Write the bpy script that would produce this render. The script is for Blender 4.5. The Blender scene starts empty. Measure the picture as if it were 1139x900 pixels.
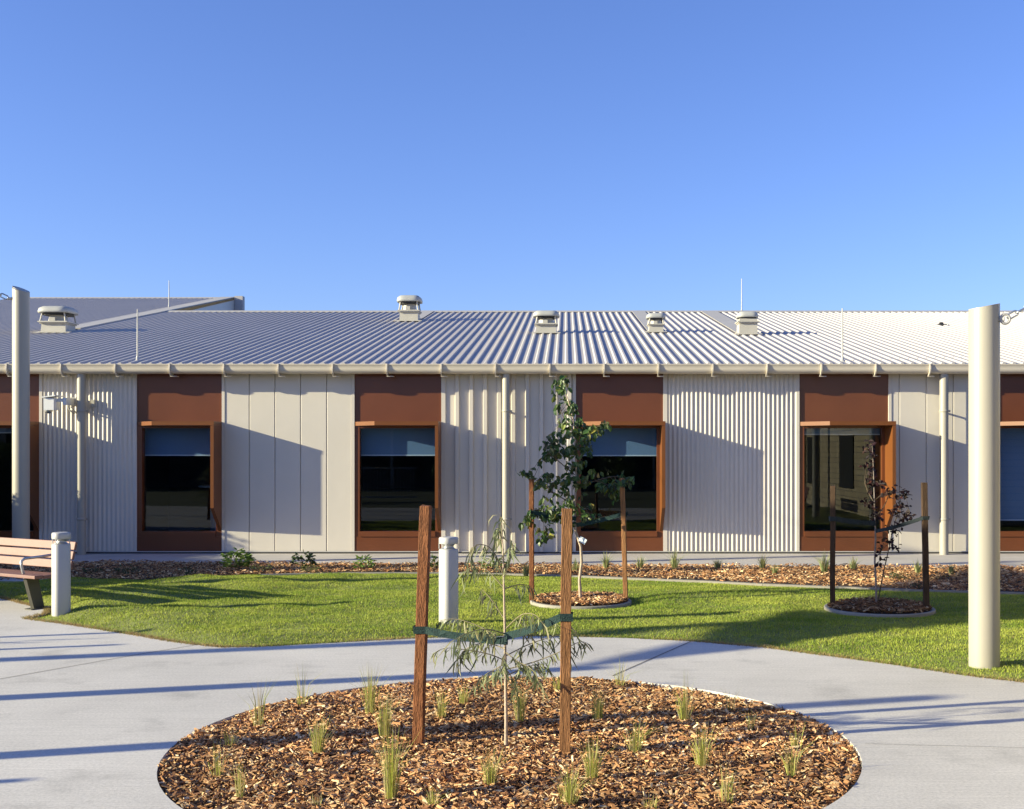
import bpy, math, random
import numpy as np
from mathutils import Vector, noise as mnoise

random.seed(11)
RNG = np.random.default_rng(11)
S = bpy.context.scene
COL = S.collection
F, CX, HY, CAMZ = 1290.0, 630.0, 500.0, 1.8      # measured perspective of the photograph
WY = 19.85                                      # depth of the facade


def G(px, py, z=0.0):
    """point of the plane at height z seen at a photo pixel"""
    Y = (CAMZ - z) * F / (py - HY)
    return Vector(((px - CX) / F * Y, Y, z))


def P(px, py, Y):
    """point at depth Y seen at a photo pixel"""
    return Vector(((px - CX) / F * Y, Y, CAMZ + (HY - py) / F * Y))


# ------------------------------------------------------------------ objects
ORG = {}


def tag(o, label=None, cat=None, group=None, kind=None):
    if label: o['label'] = label
    if cat: o['category'] = cat
    if group: o['group'] = group
    if kind: o['kind'] = kind
    return o


def empty(name, loc, label=None, cat=None, group=None):
    o = bpy.data.objects.new(name, None)
    o.empty_display_size = 0.2
    COL.objects.link(o)
    o.location = loc
    ORG[o] = Vector(loc)
    return tag(o, label, cat, group)


class MB:
    """collects shapes, then links them as ONE mesh object"""
    def __init__(self):
        self.v, self.f, self.m, self.c, self.s = [], [], [], [], []
        self.hascol = False

    def add(self, vs, fs, mi=0, col=None, smooth=False):
        b = len(self.v)
        self.v.extend([tuple(x) for x in vs])
        for f in fs:
            self.f.append(tuple(i + b for i in f))
            self.m.append(mi)
            self.s.append(smooth)
        if col is not None: self.hascol = True
        self.c.extend([col or (1, 1, 1)] * len(vs))
        return self

    def box(self, x0, x1, y0, y1, z0, z1, mi=0, col=None):
        vs = [(x0, y0, z0), (x1, y0, z0), (x1, y1, z0), (x0, y1, z0),
              (x0, y0, z1), (x1, y0, z1), (x1, y1, z1), (x0, y1, z1)]
        return self.add(vs, [(0, 3, 2, 1), (4, 5, 6, 7), (0, 1, 5, 4), (1, 2, 6, 5), (2, 3, 7, 6), (3, 0, 4, 7)], mi, col)

    def obox(self, c, ax, ay, az, hx, hy, hz, mi=0, col=None):
        vs = []
        for sz in (-1, 1):
            for sx, sy in ((-1, -1), (1, -1), (1, 1), (-1, 1)):
                vs.append(c + ax * (hx * sx) + ay * (hy * sy) + az * (hz * sz))
        return self.add(vs, [(0, 3, 2, 1), (4, 5, 6, 7), (0, 1, 5, 4), (1, 2, 6, 5), (2, 3, 7, 6), (3, 0, 4, 7)], mi, col)

    def prism(self, pts, d, mi=0):
        """polygon pts (3D) pushed along vector d"""
        n = len(pts)
        d = Vector(d)
        vs = [Vector(p) for p in pts] + [Vector(p) + d for p in pts]
        fs = [tuple(range(n - 1, -1, -1)), tuple(range(n, 2 * n))]
        for i in range(n):
            j = (i + 1) % n
            fs.append((i, j, n + j, n + i))
        return self.add(vs, fs, mi)

    def tube(self, pts, rad, n=8, mi=0, cap=True, col=None):
        pts = [Vector(p) for p in pts]
        if not isinstance(rad, (list, tuple)): rad = [rad] * len(pts)
        vs, fs = [], []
        ref = None
        for i, p in enumerate(pts):
            t = (pts[min(i + 1, len(pts) - 1)] - pts[max(i - 1, 0)]).normalized()
            if ref is None:
                ref = Vector((1, 0, 0)) if abs(t.x) < 0.9 else Vector((0, 1, 0))
            a = (ref - t * ref.dot(t)).normalized()
            ref = a
            b = t.cross(a)
            for k in range(n):
                th = 2 * math.pi * k / n
                vs.append(p + (a * math.cos(th) + b * math.sin(th)) * rad[i])
        for i in range(len(pts) - 1):
            for k in range(n):
                k2 = (k + 1) % n
                fs.append((i * n + k, i * n + k2, (i + 1) * n + k2, (i + 1) * n + k))
        self.add(vs, fs, mi, col, True)
        if cap:
            m = (len(pts) - 1) * n
            self.add(vs[:n], [tuple(range(n - 1, -1, -1))], mi, col)
            self.add(vs[m:], [tuple(range(n))], mi, col)
        return self

    def lathe(self, c, prof, n=24, mi=0, sq=None, rot=0.0, smooth=True):
        """prof = [(r, z)]; sq = exponent for a rounded-square plan"""
        c = Vector(c)
        vs, fs = [], []
        for r, z in prof:
            for k in range(n):
                th = 2 * math.pi * k / n
                rr = r
                if sq:
                    rr = r / ((abs(math.cos(th)) ** sq + abs(math.sin(th)) ** sq) ** (1.0 / sq))
                vs.append(c + Vector((rr * math.cos(th + rot), rr * math.sin(th + rot), z)))
        for i in range(len(prof) - 1):
            for k in range(n):
                k2 = (k + 1) % n
                fs.append((i * n + k, i * n + k2, (i + 1) * n + k2, (i + 1) * n + k))
        self.add(vs, fs, mi, None, smooth)
        m = (len(prof) - 1) * n
        if prof[0][0] > 1e-4: self.add(vs[:n], [tuple(range(n - 1, -1, -1))], mi)
        if prof[-1][0] > 1e-4: self.add(vs[m:], [tuple(range(n))], mi)
        return self

    def sheet(self, prof, d, mi=0, smooth=False):
        """polyline prof (3D) swept along d"""
        d = Vector(d)
        n = len(prof)
        vs = [Vector(p) for p in prof] + [Vector(p) + d for p in prof]
        return self.add(vs, [(i, i + 1, n + i + 1, n + i) for i in range(n - 1)], mi, None, smooth)

    def build(self, name, mats, parent=None, loc=None):
        if not isinstance(mats, (list, tuple)): mats = [mats]
        org = ORG[parent] if parent else Vector(loc or (0, 0, 0))
        me = bpy.data.meshes.new(name)
        me.from_pydata([(x - org.x, y - org.y, z - org.z) for x, y, z in self.v], [], self.f)
        for m in mats: me.materials.append(m)
        me.polygons.foreach_set('material_index', self.m)
        me.polygons.foreach_set('use_smooth', self.s)
        if self.hascol:
            a = me.color_attributes.new('Col', 'FLOAT_COLOR', 'POINT')
            arr = np.ones((len(self.v), 4), dtype=np.float32)
            arr[:, :3] = np.array(self.c, dtype=np.float32)
            a.data.foreach_set('color', arr.ravel())
        me.update()
        o = bpy.data.objects.new(name, me)
        COL.objects.link(o)
        ORG[o] = org
        if parent: o.parent = parent
        else: o.location = org
        return o


def np_mesh(name, verts, faces, cols, mat, parent=None, loc=None):
    """big numpy mesh; faces (n,k) all the same size"""
    org = ORG[parent] if parent else Vector(loc or (0, 0, 0))
    me = bpy.data.meshes.new(name)
    nv, nf, k = len(verts), len(faces), faces.shape[1]
    me.vertices.add(nv)
    me.vertices.foreach_set('co', (verts - np.array(org)).astype(np.float32).ravel())
    me.loops.add(nf * k)
    me.loops.foreach_set('vertex_index', faces.astype(np.int32).ravel())
    me.polygons.add(nf)
    me.polygons.foreach_set('loop_start', np.arange(0, nf * k, k, dtype=np.int32))
    me.polygons.foreach_set('loop_total', np.full(nf, k, dtype=np.int32))
    if cols is not None:
        a = me.color_attributes.new('Col', 'FLOAT_COLOR', 'POINT')
        arr = np.ones((nv, 4), dtype=np.float32)
        arr[:, :3] = cols
        a.data.foreach_set('color', arr.ravel())
    me.materials.append(mat)
    me.update(calc_edges=True)
    me.shade_flat()
    me.validate()
    o = bpy.data.objects.new(name, me)
    COL.objects.link(o)
    ORG[o] = org
    if parent: o.parent = parent
    else: o.location = org
    return o


# ------------------------------------------------------------------ materials
def mat(name, color, rough=0.5, metal=0.0, var=0.0, vscale=3.0, bump=0.0, bscale=40.0, attr=False,
        spec=0.5, stretch=None, trans=0.0, coat=0.0):
    m = bpy.data.materials.new(name)
    m.use_nodes = True
    nt = m.node_tree
    b = nt.nodes['Principled BSDF']
    b.inputs['Roughness'].default_value = rough
    b.inputs['Metallic'].default_value = metal
    b.inputs['Specular IOR Level'].default_value = spec
    if coat: b.inputs['Coat Weight'].default_value = coat
    L = nt.links.new
    tc = nt.nodes.new('ShaderNodeTexCoord')
    mp = nt.nodes.new('ShaderNodeMapping')
    L(tc.outputs['Object'], mp.inputs['Vector'])
    if stretch: mp.inputs['Scale'].default_value = stretch
    src = None
    if attr:
        a = nt.nodes.new('ShaderNodeAttribute')
        a.attribute_name = 'Col'
        src = a.outputs['Color']
    if var > 0:
        n = nt.nodes.new('ShaderNodeTexNoise')
        n.inputs['Scale'].default_value = vscale
        n.inputs['Detail'].default_value = 6
        n.inputs['Roughness'].default_value = 0.6
        L(mp.outputs['Vector'], n.inputs['Vector'])
        r = nt.nodes.new('ShaderNodeMapRange')
        r.inputs['From Min'].default_value = 0.25
        r.inputs['From Max'].default_value = 0.75
        r.inputs['To Min'].default_value = 1 - var
        r.inputs['To Max'].default_value = 1 + var
        L(n.outputs['Fac'], r.inputs['Value'])
        mx = nt.nodes.new('ShaderNodeVectorMath')
        mx.operation = 'SCALE'
        if src: L(src, mx.inputs[0])
        else: mx.inputs[0].default_value = color
        L(r.outputs['Result'], mx.inputs['Scale'])
        src = mx.outputs['Vector']
    if src: L(src, b.inputs['Base Color'])
    else: b.inputs['Base Color'].default_value = (*color, 1)
    if bump > 0:
        n2 = nt.nodes.new('ShaderNodeTexNoise')
        n2.inputs['Scale'].default_value = bscale
        n2.inputs['Detail'].default_value = 5
        L(mp.outputs['Vector'], n2.inputs['Vector'])
        bp = nt.nodes.new('ShaderNodeBump')
        bp.inputs['Strength'].default_value = bump
        bp.inputs['Distance'].default_value = 0.02
        L(n2.outputs['Fac'], bp.inputs['Height'])
        L(bp.outputs['Normal'], b.inputs['Normal'])
    if trans > 0:     # thin leaf: light passes through
        t = nt.nodes.new('ShaderNodeBsdfTranslucent')
        if src: L(src, t.inputs['Color'])
        else: t.inputs['Color'].default_value = (*color, 1)
        mxs = nt.nodes.new('ShaderNodeMixShader')
        mxs.inputs['Fac'].default_value = trans
        out = nt.nodes['Material Output']
        L(b.outputs['BSDF'], mxs.inputs[1])
        L(t.outputs['BSDF'], mxs.inputs[2])
        L(mxs.outputs['Shader'], out.inputs['Surface'])
    return m


M = {}
M['clad'] = mat('cream_cladding', (.56, .51, .445), .42, 0, .055, 1.1, .05, 2.2)
M['cladflat'] = mat('cream_flat_panel', (.56, .515, .45), .42, 0, .055, .8, .22, 1.5)
M['gutter'] = mat('cream_gutter', (.56, .50, .41), .35, 0, .05, 2.0)
M['roof'] = mat('pale_roof_sheet', (.42, .393, .382), .6, 0.0, .05, .7, .03, 3.0, spec=.2)
M['flash'] = mat('roof_flashing', (.39, .37, .345), .55, 0.0, .06, 2.0)
M['brown'] = mat('copper_brown_panel', (.125, .040, .0155), .30, 0.0, .14, 1.1, .10, 1.6, spec=.45)
M['orange'] = mat('copper_brown_trim', (.145, .050, .0135), .42, 0.0, .06, 2.5, spec=.3)  # same paint as the panels, sunlit brightness put into the colour
M['dark'] = mat('dark_gap', (.02, .02, .022), .8)
M['post'] = mat('cream_post_paint', (.34, .315, .265), .38, 0, .03, 2.0, .02, 6.0)
M['white'] = mat('white_paint', (.40, .39, .375), .4, 0, .03, 3.0)
M['camwhite'] = mat('camera_white', (.68, .68, .67), .4)
M['galv'] = mat('galvanised_steel', (.45, .46, .48), .35, .9, .08, 8.0)
M['vent'] = mat('cream_vent', (.42, .395, .34), .5, 0, .06, 4.0)
M['ventgrey'] = mat('pale_grey_plastic', (.36, .36, .34), .55, 0, .08, 5.0)
M['black'] = mat('black_mesh', (.015, .015, .015), .6)
M['stake'] = mat('hardwood_stake', (.17, .066, .028), .8, 0, .75, 7.0, .6, 30.0, stretch=(5, 5, 1.1), spec=.2)
M['staketan'] = mat('tan_hardwood_stake', (.22, .105, .045), .8, 0, .55, 7.0, .5, 30.0, stretch=(5, 5, .6), spec=.2)
M['stakedark'] = mat('weathered_dark_stake', (.06, .036, .022), .85, 0, .6, 7.0, .5, 30.0, stretch=(5, 5, .8), spec=.2)  # darker timber tone than the other stakes
M['tie'] = mat('green_webbing', (.005, .030, .029), .8, 0, .35, 60.0, .4, 150.0)
M['tiedark'] = mat('black_webbing', (.012, .02, .022), .8, 0, .3, 60.0, .4, 150.0)
M['bark'] = mat('pale_bark', (.38, .30, .23), .85, 0, .25, 14.0, .3, 60.0)
M['twig'] = mat('grey_green_twig', (.20, .17, .10), .8, 0, .2, 14.0)
M['twigdark'] = mat('dark_twig', (.09, .065, .04), .8)
M['barkdark'] = mat('grey_bark', (.22, .18, .16), .85, 0, .25, 14.0, .3, 60.0)
M['leaf'] = mat('leaf_green', (.1, .1, .1), .42, attr=True, trans=.25, spec=.4)
M['leafdark'] = mat('leaf_purple', (.1, .1, .1), .6, attr=True, trans=.2, spec=.2)
M['leafdull'] = mat('leaf_narrow', (.1, .1, .1), .55, attr=True, trans=.3, spec=.3)
M['grass'] = mat('lawn_blades', (.1, .1, .1), .6, attr=True, trans=.35, spec=.2)
M['tuft'] = mat('tuft_blades', (.1, .1, .1), .6, attr=True, trans=.35, spec=.25)
M['chip'] = mat('wood_chips', (.1, .1, .1), .85, attr=True, var=.22, vscale=40.0, spec=.2)
M['soil'] = mat('bark_soil', (.055, .032, .02), .95, 0, .5, 30.0, .6, 60.0)
M['turf'] = mat('turf_thatch', (.17, .19, .045), .95, 0, .35, 5.0, .5, 50.0)
M['kerb'] = mat('concrete_kerb', (.27, .25, .215), .85, 0, .12, 6.0, .15, 60.0)
M['apron'] = mat('concrete_apron', (.43, .40, .375), .85, 0, .12, 1.5, .1, 60.0)
M['timber'] = mat('bench_timber', (.17, .077, .064), .6, 0, .16, 5.0, .15, 40.0, stretch=(1, 1, 1))
M['olive'] = mat('bench_leg_metal', (.055, .052, .042), .45, .3, .08, 5.0)
M['silver'] = mat('bench_arm_metal', (.45, .45, .46), .35, .7, .05, 8.0)
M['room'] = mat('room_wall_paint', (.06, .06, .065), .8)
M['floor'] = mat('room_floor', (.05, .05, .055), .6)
M['blind'] = mat('blind_fabric', (.16, .245, .37), .9, 0, .03, 2.0)  # blue of reflections in the glass put into the fabric colour
M['blindrail'] = mat('blind_rail', (.6, .65, .7), .5)
M['table'] = mat('table_white', (.7, .7, .7), .4)
M['sail'] = mat('sail_cloth', (.18, .20, .24), .9)
M['tagp'] = mat('plant_tag_card', (.62, .68, .74), .5, 0, .35, 60.0)
M['hill'] = mat('ground_soil', (.06, .07, .03), 1.0, 0, .3, .6)


def concrete():
    m = bpy.data.materials.new('broomed_concrete')
    m.use_nodes = True
    nt = m.node_tree
    L = nt.links.new
    N = nt.nodes.new
    b = nt.nodes['Principled BSDF']
    b.inputs['Roughness'].default_value = .82
    b.inputs['Specular IOR Level'].default_value = .3
    tc = N('ShaderNodeTexCoord')

    def noise(scale, det, st=None, rot=0):
        mp = N('ShaderNodeMapping')
        mp.inputs['Rotation'].default_value = (0, 0, rot)
        if st: mp.inputs['Scale'].default_value = st
        L(tc.outputs['Object'], mp.inputs['Vector'])
        n = N('ShaderNodeTexNoise')
        n.inputs['Scale'].default_value = scale
        n.inputs['Detail'].default_value = det
        n.inputs['Roughness'].default_value = .62
        L(mp.outputs['Vector'], n.inputs['Vector'])
        return n.outputs['Fac']

    def rng(x, a, c, lo=.3, hi=.7):
        r = N('ShaderNodeMapRange')
        r.inputs['From Min'].default_value = lo
        r.inputs['From Max'].default_value = hi
        r.inputs['To Min'].default_value = a
        r.inputs['To Max'].default_value = c
        L(x, r.inputs['Value'])
        return r.outputs['Result']

    def mul(x, y):
        q = N('ShaderNodeMath')
        q.operation = 'MULTIPLY'
        L(x, q.inputs[0])
        L(y, q.inputs[1])
        return q.outputs[0]
    blotch = rng(noise(.55, 5), .86, 1.09)
    fine = rng(noise(55, 3), .84, 1.13)
    speck = rng(noise(160, 2), .78, 1.0, .28, .40)
    streak = rng(noise(9, 4, (.12, 5, 1), math.radians(42)), .92, 1.07)
    stain = rng(noise(1.7, 6), .80, 1.0, .30, .44)
    f = mul(mul(mul(blotch, fine), mul(streak, stain)), speck)
    sc = N('ShaderNodeVectorMath')
    sc.operation = 'SCALE'
    sc.inputs[0].default_value = (.565, .533, .488)
    L(f, sc.inputs['Scale'])
    L(sc.outputs['Vector'], b.inputs['Base Color'])
    bp = N('ShaderNodeBump')
    bp.inputs['Strength'].default_value = .45
    bp.inputs['Distance'].default_value = .006
    L(noise(9, 4, (.3, 14, 1), math.radians(42)), bp.inputs['Height'])
    bp2 = N('ShaderNodeBump')
    bp2.inputs['Strength'].default_value = .35
    bp2.inputs['Distance'].default_value = .004
    L(noise(110, 3), bp2.inputs['Height'])
    L(bp.outputs['Normal'], bp2.inputs['Normal'])
    L(bp2.outputs['Normal'], b.inputs['Normal'])
    return m


M['path'] = concrete()


def glass():
    m = bpy.data.materials.new('window_glass')
    m.use_nodes = True
    nt = m.node_tree
    L = nt.links.new
    for n in list(nt.nodes):
        if n.type == 'BSDF_PRINCIPLED': nt.nodes.remove(n)
    out = nt.nodes['Material Output']
    t = nt.nodes.new('ShaderNodeBsdfTransparent')
    t.inputs['Color'].default_value = (.80, .86, .91, 1)
    g = nt.nodes.new('ShaderNodeBsdfGlossy')
    g.inputs['Roughness'].default_value = 0.0
    g.inputs['Color'].default_value = (.86, .93, 1, 1)
    fr = nt.nodes.new('ShaderNodeFresnel')
    fr.inputs['IOR'].default_value = 1.52
    geo = nt.nodes.new('ShaderNodeNewGeometry')
    front = nt.nodes.new('ShaderNodeMath')
    front.operation = 'SUBTRACT'
    front.inputs[0].default_value = 1
    L(geo.outputs['Backfacing'], front.inputs[1])
    fm = nt.nodes.new('ShaderNodeMath')
    fm.operation = 'MULTIPLY'
    L(fr.outputs['Fac'], fm.inputs[0])
    L(front.outputs[0], fm.inputs[1])
    mx = nt.nodes.new('ShaderNodeMixShader')
    L(fm.outputs[0], mx.inputs['Fac'])
    L(t.outputs['BSDF'], mx.inputs[1])
    L(g.outputs['BSDF'], mx.inputs[2])
    L(mx.outputs['Shader'], out.inputs['Surface'])
    return m


M['glass'] = glass()


def brick():
    m = bpy.data.materials.new('cream_brick')
    m.use_nodes = True
    nt = m.node_tree
    L = nt.links.new
    b = nt.nodes['Principled BSDF']
    b.inputs['Roughness'].default_value = .85
    tc = nt.nodes.new('ShaderNodeTexCoord')
    sp = nt.nodes.new('ShaderNodeSeparateXYZ')
    mp = nt.nodes.new('ShaderNodeCombineXYZ')
    L(tc.outputs['Object'], sp.inputs['Vector'])
    L(sp.outputs['Y'], mp.inputs['X'])
    L(sp.outputs['Z'], mp.inputs['Y'])
    t = nt.nodes.new('ShaderNodeTexBrick')
    t.inputs['Scale'].default_value = 1.6
    t.inputs['Color1'].default_value = (.58, .49, .33, 1)
    t.inputs['Color2'].default_value = (.46, .37, .24, 1)
    t.inputs['Mortar'].default_value = (.2, .17, .14, 1)
    L(mp.outputs['Vector'], t.inputs['Vector'])
    L(t.outputs['Color'], b.inputs['Base Color'])
    return m


M['brick'] = brick()

# ------------------------------------------------------------------ camera, light
cam = bpy.data.cameras.new('camera')
co = bpy.data.objects.new('camera', cam)
COL.objects.link(co)
co.location = (0, 0, CAMZ)
co.rotation_euler = (math.radians(90), 0, 0)
cam.sensor_fit = 'HORIZONTAL'
cam.sensor_width = 36
cam.lens = F / 1139 * 36
cam.shift_x = -(CX - 569.5) / 1139
cam.shift_y = (HY - 450) / 1139
cam.clip_start = .1
cam.clip_end = 3000
S.camera = co

AZ, EL = math.radians(15), math.radians(15.5)     # light travels towards +X and a little +Y
SD = Vector((math.cos(EL) * math.cos(AZ), math.cos(EL) * math.sin(AZ), -math.sin(EL)))
sun = bpy.data.lights.new('sun', 'SUN')
sun.energy = 5.0
sun.angle = math.radians(.53)
sun.color = (1, .92, .62)
so = bpy.data.objects.new('sun', sun)
COL.objects.link(so)
so.location = (-30, -10, 20)
so.rotation_euler = SD.to_track_quat('-Z', 'Y').to_euler()

W = bpy.data.worlds.new('World')
S.world = W
W.use_nodes = True
wn = W.node_tree
bg = wn.nodes['Background']
sk = wn.nodes.new('ShaderNodeTexSky')
sk.sky_type = 'NISHITA'
sk.sun_disc = False
sk.sun_elevation = EL
sk.sun_rotation = math.radians(270) - AZ
sk.altitude = 100
sk.air_density = 1.0
sk.dust_density = 0.6
sk.ozone_density = 3.0
tint = wn.nodes.new('ShaderNodeVectorMath')
tint.operation = 'MULTIPLY'
tint.inputs[1].default_value = (.80, .86, 1.28)          # camera white balance of the clear blue sky
wn.links.new(sk.outputs['Color'], tint.inputs[0])
wn.links.new(tint.outputs['Vector'], bg.inputs['Color'])
bg.inputs['Strength'].default_value = .080
S.view_settings.view_transform = 'Standard'
S.view_settings.look = 'None'
S.view_settings.exposure = 1.27
S.view_settings.gamma = 1

# ------------------------------------------------------------------ ground
MB().add([(-400, -400, -.10), (400, -400, -.10), (400, 400, -.10), (-400, 400, -.10)], [(0, 1, 2, 3)]).build('ground', M['hill']) ['kind'] = 'structure'

BC, BR = Vector((-.32, 7.12)), 2.07              # round mulch bed in the path
lawn_front_px = [(28, 688), (62, 692.5), (110, 700), (170, 710), (217, 717), (245, 720), (290, 719.3), (357, 715.5),
                 (459, 709.8), (520, 707.8), (580, 707), (637, 708), (703, 709.8), (769, 713.2), (850, 720), (926, 730), (1002, 740.5),
                 (1079, 752), (1139, 759)]
pad_px = [(0, 665.5), (30, 672), (53, 677.5), (51, 683)]
lf = [G(*p) for p in pad_px + lawn_front_px]
lf = [Vector((-16, 16.2, 0)), Vector((-9, 14.6, 0))] + lf + [Vector((4.3, 8.2, 0)), Vector((6, 6, 0)), Vector((9, 2, 0)), Vector((14, -2, 0))]
lawn_back_px = [(1139, 660.5), (1079, 659), (1000, 656.5), (926, 653.5), (849, 650.5), (780, 647), (703, 644), (640, 641.3), (560, 639),
                (490, 637.8), (400, 638), (340, 638.8), (290, 640), (240, 643), (180, 645), (80, 646), (0, 646)]
lb = [Vector((14, 13.6, 0)), Vector((9, 14.2, 0))] + [G(*p) for p in lawn_back_px] + [Vector((-16, 15.9, 0))]
lawn_poly = np.array([(p.x, p.y) for p in lf + lb])

# path: one sheet with a round hole, plus its joints
import bmesh


def fill(loops, z):
    bm = bmesh.new()
    es = []
    for lp in loops:
        vs = [bm.verts.new((x, y, z)) for x, y in lp]
        for i in range(len(vs)):
            es.append(bm.edges.new((vs[i], vs[(i + 1) % len(vs)])))
    bmesh.ops.triangle_fill(bm, use_beauty=True, edges=es, normal=(0, 0, 1))
    bm.verts.index_update()
    r = [v.co.copy() for v in bm.verts], [tuple(v.index for v in f.verts) for f in bm.faces]
    bm.free()
    return r


def circle(c, r, n=72):
    return [(c[0] + r * math.cos(2 * math.pi * k / n), c[1] + r * math.sin(2 * math.pi * k / n)) for k in range(n)]


outer = [(p.x, p.y) for p in lf] + [(14, 3.2), (6, 4.2), (0, 4.4), (-6, 4.0), (-16, 2.5)]
mb = MB()
mb.add(*fill([outer, circle(BC, BR, 96)], 0.0))
hole = circle(BC, BR, 96)
mb.add([(x, y, 0) for x, y in hole] + [(x, y, -.09) for x, y in hole], [(k, (k + 1) % 96, 96 + (k + 1) % 96, 96 + k) for k in range(96)])
mb.add([(p.x, p.y, 0) for p in lf] + [(p.x, p.y, -.09) for p in lf], [(i, i + 1, len(lf) + i + 1, len(lf) + i) for i in range(len(lf) - 1)])


def joint(a, b, w=.010):
    a, b = G(*a), G(*b)
    d = (b - a).normalized()
    s = Vector((-d.y, d.x, 0)) * w / 2
    k = Vector((0, 0, .003))
    mb.add([a - s + k, b - s + k, b + s + k, a + s + k], [(0, 1, 2, 3)], 1)


joint((-160, 784), (140, 730.5)); joint((140, 730.5), (216, 717.8))
joint((681, 752), (769, 713.5), .012)
joint((962, 827.5), (1300, 836), .004)
M['jointm'] = mat('joint_shadow_gap', (.14, .13, .12), .95)  # plain dark tone of the joint strips
tag(mb.build('path', [M['path'], M['jointm']]), kind='structure')

MB().add([(-40, -40, -.012), (40, -40, -.012), (40, 5, -.012), (-40, 5, -.012)], [(0, 1, 2, 3)]).build('rear_lawn', M['hill'])['kind'] = 'structure'
# a second slab behind the bench
MB().box(-13, -7.15, 15.3, 16.3, -.08, .012).build('footpath', M['apron'])['kind'] = 'structure'
# concrete apron along the building
mb = MB()
mb.prism([(-18, 18.55, -.08), (-9, 18.4, -.08), (-4, 18.15, -.08), (0, 17.9, -.08), (4, 17.65, -.08), (8, 17.5, -.08), (16, 17.2, -.08),
          (16, WY + .05, -.08), (-18, WY + .05, -.08)], (0, 0, .10))
tag(mb.build('building_apron', M['apron']), kind='structure')


# ------------------------------------------------------------------ lawn
def inside(pts, poly):
    x, y = pts[:, 0], pts[:, 1]
    r = np.zeros(len(pts), bool)
    n = len(poly)
    j = n - 1
    for i in range(n):
        xi, yi = poly[i]
        xj, yj = poly[j]
        c = ((yi > y) != (yj > y)) & (x < (xj - xi) * (y - yi) / (yj - yi + 1e-12) + xi)
        r ^= c
        j = i
    return r


def edge_dist(pts, poly):
    d = np.full(len(pts), 1e9)
    n = len(poly)
    for i in range(n):
        a, b = poly[i], poly[(i + 1) % n]
        ab = b - a
        t = np.clip(((pts - a) @ ab) / (ab @ ab + 1e-12), 0, 1)
        q = a + t[:, None] * ab
        d = np.minimum(d, np.hypot(*(pts - q).T))
    return d


RINGS = [(G(646, 669).to_2d(), .60), (G(978, 677).to_2d(), .61)]


def vnoise(x, y, seed=0):
    """smooth value noise on numpy arrays, 0..1"""
    x = x + seed * 17.3
    y = y + seed * 9.1
    xi, yi = np.floor(x).astype(int), np.floor(y).astype(int)
    fx, fy = x - xi, y - yi
    fx = fx * fx * (3 - 2 * fx)
    fy = fy * fy * (3 - 2 * fy)

    def h(a, b):
        q = np.sin(a * 127.1 + b * 311.7 + seed * 74.7) * 43758.5453
        return q - np.floor(q)
    return (h(xi, yi) * (1 - fx) + h(xi + 1, yi) * fx) * (1 - fy) + (h(xi, yi + 1) * (1 - fx) + h(xi + 1, yi + 1) * fx) * fy


def lawn_z(pts):
    d = np.clip(edge_dist(pts, lawn_poly) / .5, 0, 1)
    for c, r in RINGS:
        d = np.minimum(d, np.clip((np.hypot(pts[:, 0] - c.x, pts[:, 1] - c.y) - r) / .5, 0, 1))
    d = d * d * (3 - 2 * d)
    n = .6 * vnoise(pts[:, 0] * 1.1, pts[:, 1] * 1.1, 1) + .4 * vnoise(pts[:, 0] * 2.7, pts[:, 1] * 2.7, 2)
    left = np.clip((-2.0 - pts[:, 0]) / 3, 0, 1)
    n = n + .18 * vnoise(pts[:, 0] * 3.1, pts[:, 1] * 8.0, 8)
    return -.02 + d * (.012 + (.055 + .075 * left) * n)


gx = np.arange(-14, 13.01, .12)
gy = np.arange(2, 17.5, .12)
XX, YY = np.meshgrid(gx, gy)
pts = np.stack([XX.ravel(), YY.ravel()], 1)
zz = lawn_z(pts)
zz = np.where(inside(pts, lawn_poly), zz, -.02)
idx = np.arange(len(pts)).reshape(len(gy), len(gx))
quads = np.stack([idx[:-1, :-1].ravel(), idx[:-1, 1:].ravel(), idx[1:, 1:].ravel(), idx[1:, :-1].ravel()], 1)
cen = pts[quads].mean(1)
dist = edge_dist(cen, lawn_poly)
keep = (inside(cen, lawn_poly) | (dist < .12)) & (np.hypot(cen[:, 0] - BC.x, cen[:, 1] - BC.y) > BR + .2)
quads = quads[keep]
used = np.unique(quads)
remap = np.zeros(len(pts), int)
remap[used] = np.arange(len(used))
lawn = np_mesh('lawn', np.column_stack([pts[used], zz[used]]), remap[quads], None, M['turf'])
lawn['kind'] = 'structure'
for p in lawn.data.polygons: p.use_smooth = True


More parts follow.
